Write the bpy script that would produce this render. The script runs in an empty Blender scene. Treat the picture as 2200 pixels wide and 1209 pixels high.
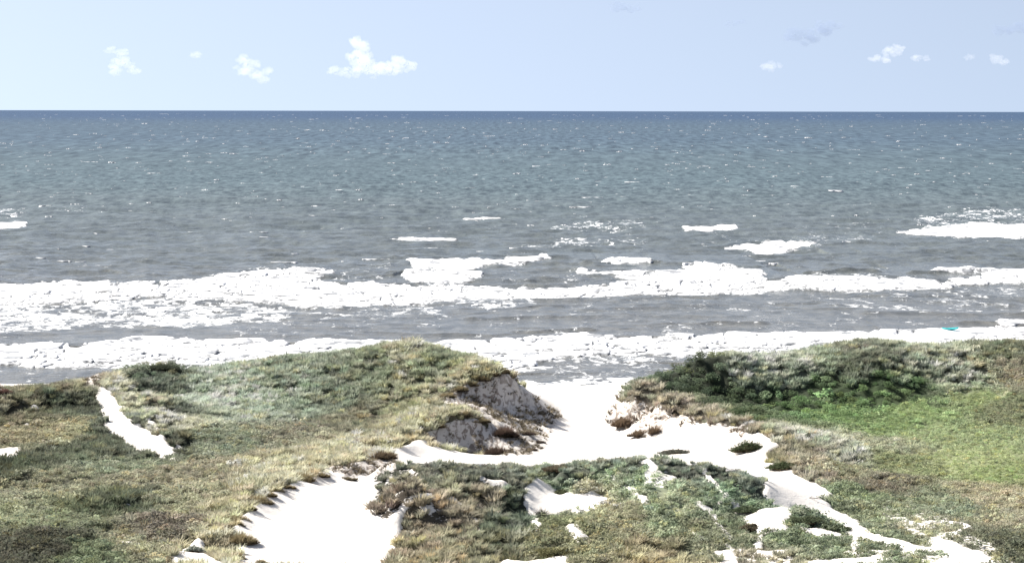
import bpy, bmesh, math, random
import numpy as np
from mathutils import Vector, Matrix, Euler, noise as mnoise

random.seed(7)
rng = np.random.default_rng(7)
S = bpy.context.scene
C = S.collection
R = math.radians

# ------------------------------------------------------------------ camera, sky, sun, exposure
FPX = 5659.0            # focal length in pixels of a 2200 px wide frame
CX, CY = 1100.0, 604.5
CAMH = 40.0
PITCH = R(3.787)
cam = bpy.data.cameras.new('camera')
camo = bpy.data.objects.new('camera', cam); C.objects.link(camo)
cam.sensor_width = 36.0
cam.lens = 36.0 * FPX / 2200.0
cam.clip_start = 1.0
cam.clip_end = 120000.0
camo.location = (0, 0, CAMH)
camo.rotation_euler = (Matrix.Rotation(R(90) - PITCH, 3, 'X') @ Matrix.Rotation(0.0018, 3, 'Z')).to_euler()
S.camera = camo

SUN_AZ = R(-56)         # to the left of straight ahead
SUN_EL = R(39)
world = bpy.data.worlds.new('World'); S.world = world
world.use_nodes = True
nt = world.node_tree
bg = nt.nodes['Background']
sky = nt.nodes.new('ShaderNodeTexSky')
sky.sky_type = 'NISHITA'
sky.sun_disc = False
sky.sun_elevation = SUN_EL
sky.sun_rotation = SUN_AZ
sky.altitude = 0
sky.air_density = 1.0
sky.dust_density = 0.8
sky.ozone_density = 3.5
bg.inputs['Strength'].default_value = 0.078
# the photo's sky stays clear blue right down to the horizon: look the sky up a little higher than the true direction
tc = nt.nodes.new('ShaderNodeTexCoord'); mp = nt.nodes.new('ShaderNodeVectorMath'); mp.operation = 'MULTIPLY_ADD'
mp.inputs[1].default_value = (1, 1, 0.9); mp.inputs[2].default_value = (0, 0, 0.23)
nt.links.new(tc.outputs['Generated'], mp.inputs[0]); nm = nt.nodes.new('ShaderNodeVectorMath'); nm.operation = 'NORMALIZE'
nt.links.new(mp.outputs[0], nm.inputs[0]); nt.links.new(nm.outputs[0], sky.inputs['Vector'])
hs = nt.nodes.new('ShaderNodeHueSaturation'); hs.inputs['Saturation'].default_value = 0.58; hs.inputs['Hue'].default_value = 0.502; hs.inputs['Value'].default_value = 0.88
nt.links.new(sky.outputs[0], hs.inputs['Color']); nt.links.new(hs.outputs[0], bg.inputs['Color'])

sl = bpy.data.lights.new('sun', 'SUN')
sl.energy = 5.0
sl.angle = R(0.5)
sl.color = (1.0, 0.955, 0.89)
so = bpy.data.objects.new('sun', sl); C.objects.link(so)
sd = Vector((math.sin(SUN_AZ) * math.cos(SUN_EL), math.cos(SUN_AZ) * math.cos(SUN_EL), math.sin(SUN_EL)))
so.rotation_euler = sd.to_track_quat('Z', 'Y').to_euler()
so.location = (-200, 100, 300)

S.view_settings.view_transform = 'Standard'
S.view_settings.look = 'None'
S.view_settings.gamma = 1.0
S.view_settings.use_curve_mapping = False
S.view_settings.exposure = 1.25
S.cycles.max_bounces = 12
S.cycles.volume_bounces = 6
S.cycles.transparent_max_bounces = 16

# ------------------------------------------------------------------ helpers
def tag(o, label=None, cat=None, group=None, kind=None):
    if label: o['label'] = label
    if cat: o['category'] = cat
    if group: o['group'] = group
    if kind: o['kind'] = kind
    return o

def proj(x, y, z):
    """world -> pixels of the 2200x1209 photograph"""
    cp, sp = math.cos(PITCH), math.sin(PITCH)
    dz = z - CAMH
    d = y * cp - dz * sp
    up = y * sp + dz * cp
    return CX + FPX * x / d, CY - FPX * up / d

def ray(u, v):
    cp, sp = math.cos(PITCH), math.sin(PITCH)
    a = (u - CX) / FPX; b = (CY - v) / FPX
    return a, cp + b * sp, -sp + b * cp

def at_depth(u, v, D):
    rx, ry, rz = ray(u, v)
    t = D / ry
    return rx * t, D, CAMH + rz * t

def at_height(u, v, z=0.0):
    rx, ry, rz = ray(u, v)
    t = (z - CAMH) / rz
    return rx * t, ry * t, z

def lin(c):
    c = np.asarray(c, float) / 255.0
    return np.where(c <= 0.04045, c / 12.92, ((c + 0.055) / 1.055) ** 2.4)

_perm = np.random.default_rng(11).permutation(4096)
def perlin(x, y, seed=0):
    x = np.asarray(x, float); y = np.asarray(y, float)
    xi = np.floor(x).astype(np.int64); yi = np.floor(y).astype(np.int64)
    xf = x - xi; yf = y - yi
    def g(ix, iy, dx, dy):
        h = _perm[(_perm[(ix + seed * 131) & 4095] + iy) & 4095]
        a = h * (2 * math.pi / 4096 * 37)
        return np.cos(a) * dx + np.sin(a) * dy
    u = xf ** 3 * (xf * (xf * 6 - 15) + 10); w = yf ** 3 * (yf * (yf * 6 - 15) + 10)
    n00 = g(xi, yi, xf, yf); n10 = g(xi + 1, yi, xf - 1, yf)
    n01 = g(xi, yi + 1, xf, yf - 1); n11 = g(xi + 1, yi + 1, xf - 1, yf - 1)
    return (n00 * (1 - u) + n10 * u) * (1 - w) + (n01 * (1 - u) + n11 * u) * w

def fbm(x, y, oct=4, seed=0, gain=0.5):
    s = 0; a = 1.0
    for k in range(oct):
        s = s + a * perlin(x * 2 ** k + 17.3 * k, y * 2 ** k - 9.1 * k, seed + k); a *= gain
    return s

def sstep(a, b, x):
    t = np.clip((x - a) / (b - a), 0, 1)
    return t * t * (3 - 2 * t)

def inpoly(px, py, poly):
    res = np.zeros(px.shape, bool)
    n = len(poly)
    for i in range(n):
        x0, y0 = poly[i]; x1, y1 = poly[(i + 1) % n]
        if y0 == y1: continue
        c = ((y0 > py) != (y1 > py)) & (px < (x1 - x0) * (py - y0) / (y1 - y0) + x0)
        res ^= c
    return res

def grid_mesh(name, X, Y, Z, keep=None):
    ny, nx = X.shape
    co = np.stack([X, Y, Z], -1).reshape(-1, 3).astype(np.float32)
    idx = np.arange(ny * nx).reshape(ny, nx)
    f = np.stack([idx[:-1, :-1], idx[:-1, 1:], idx[1:, 1:], idx[1:, :-1]], -1).reshape(-1, 4)
    vmap = None
    if keep is not None:
        f = f[keep.reshape(-1)]
        used = np.unique(f)
        vmap = used
        re = np.zeros(ny * nx, np.int64); re[used] = np.arange(len(used))
        f = re[f]; co = co[used]
    me = raw_mesh(name, co, f)
    return me, vmap

def raw_mesh(name, co, f):
    co = np.asarray(co, np.float32); f = np.asarray(f, np.int32)
    me = bpy.data.meshes.new(name)
    me.vertices.add(len(co)); me.vertices.foreach_set('co', co.reshape(-1))
    k = f.shape[1]
    me.loops.add(f.size); me.loops.foreach_set('vertex_index', f.reshape(-1))
    me.polygons.add(len(f))
    me.polygons.foreach_set('loop_start', np.arange(0, f.size, k, dtype=np.int32))
    try: me.polygons.foreach_set('loop_total', np.full(len(f), k, np.int32))
    except Exception: pass
    me.update(calc_edges=True)
    return me

def smooth(me):
    me.polygons.foreach_set('use_smooth', np.ones(len(me.polygons), bool))

def attr_f(me, name, vals):
    a = me.attributes.new(name, 'FLOAT', 'POINT'); a.data.foreach_set('value', np.asarray(vals, np.float32).reshape(-1))

def attr_c(me, name, rgb):
    a = me.attributes.new(name, 'FLOAT_COLOR', 'POINT')
    rgba = np.ones((len(rgb), 4), np.float32); rgba[:, :3] = rgb
    a.data.foreach_set('color', rgba.reshape(-1))

def obj(name, me, mat=None, parent=None):
    o = bpy.data.objects.new(name, me); C.objects.link(o)
    if mat: me.materials.append(mat)
    if parent: o.parent = parent
    return o

class NB:
    """small node builder"""
    def __init__(s, name):
        s.m = bpy.data.materials.new(name); s.m.use_nodes = True
        s.t = s.m.node_tree; s.t.nodes.clear()
        s.out = s.n('ShaderNodeOutputMaterial')
    def n(s, ty, **kw):
        x = s.t.nodes.new(ty)
        for k, v in kw.items(): setattr(x, k, v)
        return x
    def l(s, a, b): s.t.links.new(a, b)
    def setin(s, node, key, val):
        if hasattr(val, 'is_output') or isinstance(val, bpy.types.NodeSocket): s.l(val, node.inputs[key])
        else: node.inputs[key].default_value = val
    def math(s, op, a, b=None, clamp=False):
        x = s.n('ShaderNodeMath', operation=op, use_clamp=clamp)
        s.setin(x, 0, a)
        if b is not None: s.setin(x, 1, b)
        return x.outputs[0]
    def mix(s, f, a, b, blend='MIX'):
        x = s.n('ShaderNodeMix', data_type='RGBA', blend_type=blend)
        s.setin(x, 0, f); s.setin(x, 6, a if not isinstance(a, tuple) else (*a, 1)[:4]); s.setin(x, 7, b if not isinstance(b, tuple) else (*b, 1)[:4])
        return x.outputs[2]
    def ramp(s, f, a, b):
        x = s.n('ShaderNodeMapRange', interpolation_type='SMOOTHSTEP')
        s.setin(x, 0, f); x.inputs[1].default_value = a; x.inputs[2].default_value = b
        return x.outputs[0]
    def noise(s, scale, detail=4, rough=0.55, vec=None, dist=0):
        x = s.n('ShaderNodeTexNoise'); x.inputs['Scale'].default_value = scale
        x.inputs['Detail'].default_value = detail; x.inputs['Roughness'].default_value = rough
        x.inputs['Distortion'].default_value = dist
        if vec is not None: s.l(vec, x.inputs['Vector'])
        return x.outputs['Fac']
    def pos(s, scale=(1, 1, 1)):
        g = s.n('ShaderNodeNewGeometry')
        m = s.n('ShaderNodeVectorMath', operation='MULTIPLY'); s.l(g.outputs['Position'], m.inputs[0]); m.inputs[1].default_value = scale
        return m.outputs[0]
    def attr(s, name, ty='GEOMETRY'):
        a = s.n('ShaderNodeAttribute', attribute_name=name); a.attribute_type = ty
        return a

# ------------------------------------------------------------------ terrain height field
# (u, v, D): the dune surface seen at pixel u,v of the photo is D metres out
VIS = [
# left big dune, crest
(240,795,335),(300,790,335),(345,774,334),(400,790,334),(500,781,334),(600,767,333),(700,759,331),(760,753,329),(830,738,326),
(880,732,325),(940,746,325),(1000,760,322),(1050,776,318),(1085,792,313.5),(1100,812,312),
(1130,837,313),(1160,863,316),(1203,890,320),
# cliff
(1075,799,310),(1055,800,309.5),(1030,809,308),(1005,822,306.5),(975,838,304.5),(958,848,302),(985,860,303),(1010,863,304.5),(1035,867,305.5),(1062,869,307),(1090,850,309),(1000,872,299),(1040,874,301),
(935,903,285.5),(960,889,287),(985,882,288),(1010,886,288),(1028,896,287.5),(1045,917,287),(1068,946,285),(930,944,283),(965,956,284),(1000,962,284.5),(1035,967,284),(1055,968,283.5),(1085,974,281),
(1100,900,300),(1130,930,298),(1080,860,308),(1120,870,312),(1175,965,285),(1180,920,304),
# basin, gap, beach
(900,985,272),(1250,900,318),(1250,950,290),(1300,980,277),(1100,1000,268),(1500,970,278),(1250,850,352),(1200,970,283),(1400,965,281),
# rim ridge
(900,916,282),(850,940,274),(800,965,264),(740,985,256),(680,1000,249),(620,1025,241),(570,1050,234),(525,1080,227),(495,1110,221),(480,1150,214),(470,1190,208),
# left small dune
(215,802,326),(190,820,320),(150,832,309),(100,838,304),(40,842,300),(0,850,300),(-100,852,296),(244,806,319),(290,836,304),(340,874,290),(377,917,280),(385,960,276),
# foreground dune crest
(830,990,238),(870,990,236),(940,1000,233),(1000,1006,231),(1060,1015,230),(1100,1021,230),(1150,1012,231),(1200,1001,232),(1260,989,233),(1340,984,233),
(1400,981,233),(1450,990,232),(1540,994,231),(1580,1010,229),(1620,1031,227),(1650,1060,223),(1670,1080,221),(1700,1085,220.5),
# path and right foreground
(1600,1000,264),(1550,960,277),(1700,1050,244),(1640,1020,255),(1760,1060,240),(1800,1100,228),(1880,1140,217),(1970,1170,209),(1900,1200,203),(1700,1120,222),
(1650,1100,224),(1750,1150,214),(2100,1150,212),(2200,1209,199),(2000,1209,200),(1800,1209,201),
# right dune: cut edge
(1372,819,312),(1430,841,304),(1500,868,295),(1560,890,286.5),(1620,912,278),(1680,940,271),(1720,980,259),(1780,1040,244),
(1345,850,313),(1303,896,316),(1322,905,311.5),(1345,918,308),(1375,925,304),(1440,905,300.5),(1500,897,294),(1380,880,309.5),(1430,880,302.5),(1480,925,293),(1550,930,284),(1420,950,296),(1640,960,270),(1600,960,274),(1690,1000,258),
# right dune: crest
(1398,805,318),(1440,786,320),(1500,763,322),(1560,754,324),(1640,758,327),(1700,758,329),(1760,753,331),(1800,737,333),(1840,728,334),(1900,728,335),(1950,736,336),
(2000,741,338),(2070,734,339),(2130,729,340),(2200,729,342),(2320,729,344),
]
# (u, v, z): the dune surface seen at pixel u,v is z metres above the sea
VISZ = [
(235,900,5.0),(285,945,4.5),(450,810,6.3),(450,840,5.2),(450,880,4.7),(500,900,4.6),(600,800,7.4),(600,840,5.6),(600,880,4.8),(600,920,4.5),(600,960,4.5),(500,970,4.5),(700,780,8.2),(700,820,6.7),(700,860,5.2),(700,910,4.5),(700,950,4.5),
(800,770,9.2),(800,810,7.3),(800,850,5.8),(800,890,4.8),(800,930,4.7),(900,780,9.3),(900,820,7.5),(900,860,6.0),(900,890,5.4),(960,800,8.6),(960,828,7.6),
(400,990,4.5),(400,1050,4.7),(400,1110,5.0),(300,1000,4.4),(300,1100,4.8),(200,1000,4.5),(200,1120,4.8),(100,1050,4.6),(0,1050,4.6),(0,1000,5.0),(0,1150,5.5),(200,1185,5.5),(400,1180,4.5),(230,1060,5.8),(350,1100,5.9),(100,1140,6.2),(60,1010,5.6),
(258,868,5.7),(312,925,4.8),(300,818,5.0),(350,858,4.4),(395,910,4.4),(402,950,4.4),(220,880,4.9),(200,940,4.4),(300,945,4.2),(40,880,5.2),(100,880,5.2),(150,870,5.5),(100,930,4.6),(30,970,4.6),(0,900,5.0),(220,845,6.2),
(700,1050,4.3),(750,1030,4.4),(640,1080,4.3),(590,1110,4.3),(545,1140,4.2),(520,1185,4.1),(650,1120,3.8),(600,1160,3.8),(700,1200,3.8),(800,1100,4.2),(815,1050,4.9),(750,1130,3.8),(750,1209,3.8),(500,1209,4.2),(690,1015,4.9),
(870,1042,8.0),(900,1028,8.3),(860,1100,6.0),(920,1075,6.9),(850,1170,4.5),(900,1130,5.0),(830,1160,4.2),(950,1080,6.2),(1000,1050,7.0),(1000,1150,4.9),(950,1200,4.4),(1100,1100,5.6),(1100,1180,4.6),(1130,1050,6.8),
(1170,1050,6.2),(1220,1075,5.5),(1290,1070,5.9),(1150,1120,4.5),(1190,1120,5.7),(1195,1150,5.3),(1250,1020,7.9),(1350,1020,7.8),(1350,1080,6.6),(1300,1150,5.0),(1400,1050,7.3),(1500,1030,7.5),(1500,1100,5.9),(1400,1130,5.4),(1500,1170,4.7),
(1600,1110,5.3),(1620,1160,4.8),(1240,1145,5.1),(1400,1209,4.4),(1600,1209,4.6),(1200,1209,4.2),(1000,1209,4.3),(1580,1060,6.9),
(1480,800,7.6),(1540,840,5.8),(1590,880,4.3),(1600,800,7.6),(1650,850,5.2),(1700,790,8.0),(1700,830,6.0),(1750,870,4.7),(1750,905,4.0),(1800,790,8.0),(1800,830,6.2),(1850,870,4.8),(1900,770,9.0),(1900,810,7.2),(1900,850,5.4),(1900,900,4.3),
(2000,780,8.2),(2000,820,6.2),(2000,870,4.8),(2100,780,8.2),(2100,830,5.9),(2100,900,4.4),(2200,780,8.2),(2200,850,5.6),(2200,920,4.6),(1800,940,4.1),(2000,950,4.2),(2200,970,4.6),(1850,1000,4.2),(2000,1030,4.4),(2200,1030,5.0),(1850,1060,4.6),(2000,1100,4.9),(2200,1100,5.3),
]
pts = [at_depth(*p) for p in VIS] + [at_height(*p) for p in VISZ]
for u in range(860, 1600, 90): pts.append(at_depth(u, 900, 256)[:2] + (4.0,))
for u in range(200, 1060, 110):
    pts.append(at_depth(u, 800, 350)[:2] + (2.6 if u < 600 else 5.2,)); pts.append(at_depth(u, 800, 366)[:2] + (1.5,))
for u in range(1190, 1400, 40):
    pts.append(at_depth(u, 800, 368)[:2] + (0.6,)); pts.append(at_depth(u, 800, 350)[:2] + (1.1,)); pts.append(at_depth(u, 800, 335)[:2] + (1.5,))
for u in (1100, 1150): pts.append(at_depth(u, 800, 345)[:2] + (1.6,)); pts.append(at_depth(u, 800, 366)[:2] + (0.7,))
for u in (1385, 1420, 1460): pts.append(at_depth(u, 800, 352)[:2] + (2.0,))
for u in range(1430, 2500, 120):
    pts.append(at_depth(u, 800, 364)[:2] + (3.4,)); pts.append(at_depth(u, 800, 377)[:2] + (1.0,))
for u in (-500, -300, -200, -100, 0, 60, 120, 170):
    pts.append(at_depth(u, 830, 366)[:2] + (0.9,)); pts.append(at_depth(u, 830, 348)[:2] + (1.6,)); pts.append(at_depth(u, 830, 332)[:2] + (2.6,))
for x in range(-130, 140, 22): pts.append((x, 384 - 0.03 * x * 0, -0.25)); pts.append((x, 402, -1.0)); pts.append((x, 440, -3.0))
for x in range(-120, 130, 24): pts.append((x, 182, 4.8)); pts.append((x, 150, 4.5))
for D in range(190, 360, 24):
    for s in (-1, 1):
        pts.append((s * (0.225 * D + 14), D, 6.3 + 0.8 * math.sin(D * 0.07 + s))); pts.append((s * (0.225 * D + 55), D, 6.0 + 1.5 * math.sin(D * 0.05 - s)))
for x in (-400, -200, 0, 200, 400):
    for y in (-80, 20, 90): pts.append((x, y, 4.0))
    if abs(x) > 100:
        pts += [(x, 384, -0.25), (x, 330, 6.0), (x, 250, 5.5), (x, 440, -3.0)]
pts = np.array(pts, float)

def rbf_fit(P):
    # linear (biharmonic-like) kernel with a planar trend
    n = len(P)
    d = np.hypot(P[:, None, 0] - P[None, :, 0], (P[:, None, 1] - P[None, :, 1]))
    A = np.zeros((n + 3, n + 3)); A[:n, :n] = d; A[:n, :n] -= 0.0 * np.eye(n)
    A[:n, n] = 1; A[:n, n + 1:] = P[:, :2]; A[n:, :n] = A[:n, n:].T
    b = np.concatenate([P[:, 2], [0, 0, 0]])
    return np.linalg.lstsq(A, b, rcond=None)[0]
_w = rbf_fit(pts)
def rbf_eval(x, y):
    xs = np.asarray(x, float).reshape(-1); ys = np.asarray(y, float).reshape(-1)
    n = len(pts); out = np.empty(xs.shape)
    for i in range(0, len(xs), 40000):
        a = xs[i:i + 40000, None]; b = ys[i:i + 40000, None]
        out[i:i + 40000] = np.hypot(a - pts[None, :, 0], b - pts[None, :, 1]) @ _w[:n] + _w[n] + a[:, 0] * _w[n + 1] + b[:, 0] * _w[n + 2]
    return out.reshape(np.shape(x))

GS = 0.3
xs = np.concatenate([-np.geomspace(420, 78, 24)[:-1], np.arange(-78, 82, GS), np.geomspace(82, 420, 24)])
ys = np.concatenate([np.linspace(-80, 180, 27)[:-1], np.arange(180, 374, GS), np.linspace(374, 460, 40)])
GX, GY = np.meshgrid(xs, ys)
# evaluate on a coarser lattice and refine: smoother creases, faster
cxs = np.concatenate([xs[:23], np.arange(-78, 82.5, 0.8), xs[-24:][1:]]); cys = np.concatenate([ys[:26], np.arange(180, 374.5, 0.8), ys[-40:][1:]])
CGX, CGY = np.meshgrid(cxs, cys)
CZ = rbf_eval(CGX, CGY)
def bilin(gx, gy, Z, x, y):
    i = np.clip(np.searchsorted(gx, x, side='right') - 1, 0, len(gx) - 2); j = np.clip(np.searchsorted(gy, y, side='right') - 1, 0, len(gy) - 2)
    tx = np.clip((x - gx[i]) / (gx[i + 1] - gx[i]), 0, 1); ty = np.clip((y - gy[j]) / (gy[j + 1] - gy[j]), 0, 1)
    return (Z[j, i] * (1 - tx) + Z[j, i + 1] * tx) * (1 - ty) + (Z[j + 1, i] * (1 - tx) + Z[j + 1, i + 1] * tx) * ty
GZ0 = bilin(cxs, cys, CZ, GX, GY)

# ------------------------------------------------------------------ ground cover traced on the dunes
LU = np.arange(-420, 2640, 4.0); LD = np.arange(183, 384, 0.3)
LUU, LDD = np.meshgrid(LU, LD)
def lat_x(u, D): return (u - CX) / FPX * D * 1.004
LX = lat_x(LUU, LDD)
LZ = bilin(xs, ys, GZ0, LX, LDD)
_, LV = proj(LX, LDD, LZ)
runmin = np.minimum.accumulate(LV, axis=0)
VISM = np.ones(LV.shape, bool); VISM[1:] = LV[1:] <= runmin[:-1] + 0.8

def hit(u, v):
    i = int(np.clip(round((u - LU[0]) / 4.0), 0, len(LU) - 1))
    col = runmin[:, i]
    j = int(np.argmax(col <= v)) if (col <= v).any() else len(LD) - 1
    D = LD[j]; x = float(lat_x(u, D))
    return x, float(D), float(bilin(xs, ys, GZ, np.array([x]), np.array([D]))[0])

SAND = [
 (243, [(1095,800),(1390,800),(1362,828),(1345,838),(1318,868),(1300,900),(1330,918),(1380,908),(1420,897),(1490,890),(1500,906),(1560,917),(1600,928),(1640,925),(1680,950),(1650,972),(1652,990),(1700,1003),(1720,1020),(1760,1036),(1800,1056),(1760,1072),(1690,1072),(1640,1050),(1600,1018),(1545,997),(1400,985),(1260,992),(1200,1006),(1100,1030),(870,1000),(832,965),(860,956),(905,938),(925,955),(1020,974),(1080,976),(1160,970),(1195,892),(1160,866),(1130,838)]),
 (180, [(490,1215),(505,1190),(512,1150),(497,1132),(520,1100),(560,1065),(600,1045),(640,1030),(672,1018),(690,1005),(715,1010),(735,1024),(770,1020),(800,1015),(806,1040),(800,1100),(838,1112),(882,1062),(868,1100),(860,1140),(850,1170),(828,1215)]),
 (180, [(365,1215),(372,1185),(400,1170),(422,1150),(437,1155),(440,1182),(470,1203),(500,1215)]),
 (180, [(1125,1040),(1150,1022),(1170,1030),(1195,1050),(1230,1056),(1270,1050),(1314,1068),(1290,1085),(1240,1092),(1200,1096),(1170,1106),(1157,1130),(1151,1148),(1141,1110),(1130,1075)]),
 (180, [(1212,1127),(1240,1120),(1262,1145),(1246,1167),(1225,1146)]),
 (180, [(1060,1215),(1090,1197),(1130,1200),(1225,1187),(1222,1215)]),
 (180, [(1588,1094),(1640,1089),(1702,1085),(1706,1100),(1688,1120),(1702,1136),(1640,1144),(1632,1152),(1624,1130),(1600,1116)]),
 (180, [(1712,1118),(1745,1130),(1790,1134),(1832,1150),(1770,1150),(1740,1141)]),
 (180, [(1629,1148),(1638,1148),(1643,1175),(1632,1187),(1626,1165)]),
 (180, [(1650,1000),(1690,1010),(1800,1056),(1768,1070),(1850,1115),(1880,1143),(1960,1160),(1992,1175),(1960,1180),(1870,1155),(1840,1155),(1790,1117),(1720,1088),(1660,1082),(1640,1055)]),
 (180, [(1838,1148),(1852,1158),(1843,1187),(1830,1172)]),
 (180, [(2000,1153),(2060,1158),(2120,1182),(2155,1215),(2015,1215),(2030,1192)]),
 (180, [(1740,1200),(1830,1195),(1905,1188),(1920,1203),(1760,1212)]),
 (180, [(1535,1180),(1575,1175),(1602,1215),(1545,1215)]),
 (180, [(1372,985),(1405,979),(1420,998),(1398,1003)]),
 (180, [(930,1158),(950,1170),(958,1182),(938,1180)]),
 (180, [(858,998),(900,1004),(912,1012),(870,1006)]),
 (180, [(834,1008),(842,1012),(838,1036),(832,1030)]),
 (180, [(206,830),(225,827),(255,860),(300,897),(345,930),(384,972),(374,988),(325,970),(280,962),(246,940),(216,900),(204,852)]),
 (180, [(276,862),(335,905),(358,938),(352,940),(318,905)]),
 (180, [(374,935),(392,960),(386,966),(372,948)]),
 (180, [(-40,965),(45,960),(48,984),(-40,996)]),
 (180, [(168,862),(178,864),(184,880),(172,878)]),
 (180, [(62,866),(86,868),(80,876),(66,874)]),(180, [(40,895),(62,905),(60,912),(44,902)]),
 (180, [(944,848),(958,847),(990,869),(1060,868),(1070,878),(1000,878),(965,872)]),
]
STREAK = [([(1318,1024),(1345,1040),(1392,1068)],4),([(1498,1075),(1530,1095),(1545,1120),(1562,1145),(1578,1155)],6),([(1508,998),(1535,1025),(1560,1060)],5),
 ([(1572,1068),(1600,1100)],6),([(1488,1138),(1512,1152)],4),([(1400,1000),(1395,1015),(1390,1035)],5),([(1420,1020),(1450,1022)],4),([(1305,1014),(1318,1018)],4),
 ([(1925,1110),(1960,1120),(1990,1128)],4),([(1870,1080),(1900,1088)],4),([(2050,1115),(2090,1125)],4),([(1030,1018),(1060,1028),(1090,1035)],5),
 ([(890,1062),(930,1062),(985,1075)],5),([(905,1085),(930,1090)],5),([(1000,1090),(1040,1140)],3),([(960,1060),(1000,1085)],4),([(230,1050),(285,1085)],3),([(120,1115),(180,1135)],3),
 ([(2010,1155),(2080,1130)],5),([(1950,1185),(2010,1175)],4),([(1640,1185),(1700,1180)],5),([(1560,1060),(1545,1085)],4),([(250,1160),(330,1172)],3),([(1560,1165),(1600,1175)],3)]
PATCHY = [[(800,1000),(880,998),(1000,1015),(900,1055),(852,1112),(800,1108)],[(1690,1182),(1950,1172),(2010,1150),(2070,1128),(2150,1160),(2210,1200),(2210,1215),(1530,1215),(1545,1178)],
 [(890,1050),(980,1060),(1000,1100),(960,1130),(900,1110)], [(1900,1080),(2000,1085),(2100,1130),(1980,1150),(1890,1110)],
 [(190,860),(260,890),(330,950),(270,940),(200,900)],[(1395,1000),(1440,1005),(1460,1040),(1390,1040)]]
DEBRIS = [[(1620,915),(1600,940),(1540,915),(1500,905),(1450,915),(1470,895),(1530,895)],[(955,850),(1010,816),(1055,798),(1090,796),(1115,825),(1165,868),(1207,891),(1178,935),(1168,974),(1085,980),(1050,968),(1062,935),(1046,905),(1010,882),(975,874)],
 [(905,934),(960,903),(1010,893),(1046,914),(1068,945),(1088,974),(1000,967),(925,952)],
 [(1365,828),(1303,880),(1300,906),(1345,922),(1372,908),(1365,940),(1420,938),(1428,908),(1470,908),(1500,892),(1540,893),(1600,920),(1620,915),(1500,864),(1400,830)],
 [(172,830),(185,803),(218,797),(210,832)],[(690,1003),(800,985),(850,975),(860,995),(800,1020),(740,1026)],[(-30,820),(10,830),(15,850),(-30,850)]]

def blur(a, n=1):
    for _ in range(n):
        p = np.pad(a, 1, mode='edge')
        a = (p[1:-1, :-2] + p[1:-1, 2:] + p[:-2, 1:-1] + p[2:, 1:-1] + 2 * p[1:-1, 1:-1]) / 6
    return a
wob_u = LUU + 6 * fbm(LX * 0.9, LDD * 0.5, 3, 3); wob_v = LV + 6 * fbm(LX * 0.9, LDD * 0.5, 3, 9)
sand = np.zeros(LV.shape)
for dmin, poly in SAND: sand = np.where(inpoly(wob_u, wob_v, poly) & (LDD > dmin), 1.0, sand)
for pl, wd in STREAK:
    for (a, b), (c, d) in zip(pl[:-1], pl[1:]):
        t = np.clip(((wob_u - a) * (c - a) + (wob_v - b) * (d - b)) / ((c - a) ** 2 + (d - b) ** 2), 0, 1)
        dist = np.hypot(wob_u - a - t * (c - a), wob_v - b - t * (d - b))
        sand = np.maximum(sand, 0.95 * (dist < wd))
pat = np.zeros(LV.shape)
for poly in PATCHY: pat = np.maximum(pat, inpoly(wob_u, wob_v, poly) * 1.0)
pat = blur(pat, 4)
sand = np.maximum(sand, pat * 0.5 * np.where(LUU < 1050, 0.66, 1.0))
deb = np.zeros(LV.shape)
for poly in DEBRIS: deb = np.maximum(deb, inpoly(wob_u, wob_v, poly) * 1.0)
sand = np.maximum(sand, 0.9 * (deb > 0.5)); deb = deb * np.where((LUU > 1075) & (LUU < 1250), 0.72, 1.0)
for poly in ([(1360,820),(1400,830),(1500,864),(1560,891),(1605,913),(1560,912),(1510,902),(1480,890),(1450,892),(1425,874),(1395,872),(1370,856),(1340,862),(1330,855)],
             [(895,920),(945,885),(985,874),(1022,884),(1046,906),(1010,896),(960,904),(930,924)], [(1000,822),(1060,792),(1085,788),(1080,800),(1050,806),(1010,826)]):
    m = inpoly(wob_u, wob_v, poly); sand = np.where(m, 0.15, sand); deb = np.where(m, 0.3, deb)
sand = np.where(inpoly(wob_u, wob_v, [(262,876),(276,878),(325,914),(350,938),(340,936),(300,912),(272,890)]), 0.2, sand)
# what the photo cannot see takes the cover of the next thing seen beyond it
for a in (sand, deb):
    for j in range(len(LD) - 2, -1, -1):
        h = ~VISM[j]; a[j, h] = a[j + 1, h]
sand = np.where(LDD > 366, 1.0, sand)
sand = blur(sand, 2); deb = blur(deb, 2)

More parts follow.
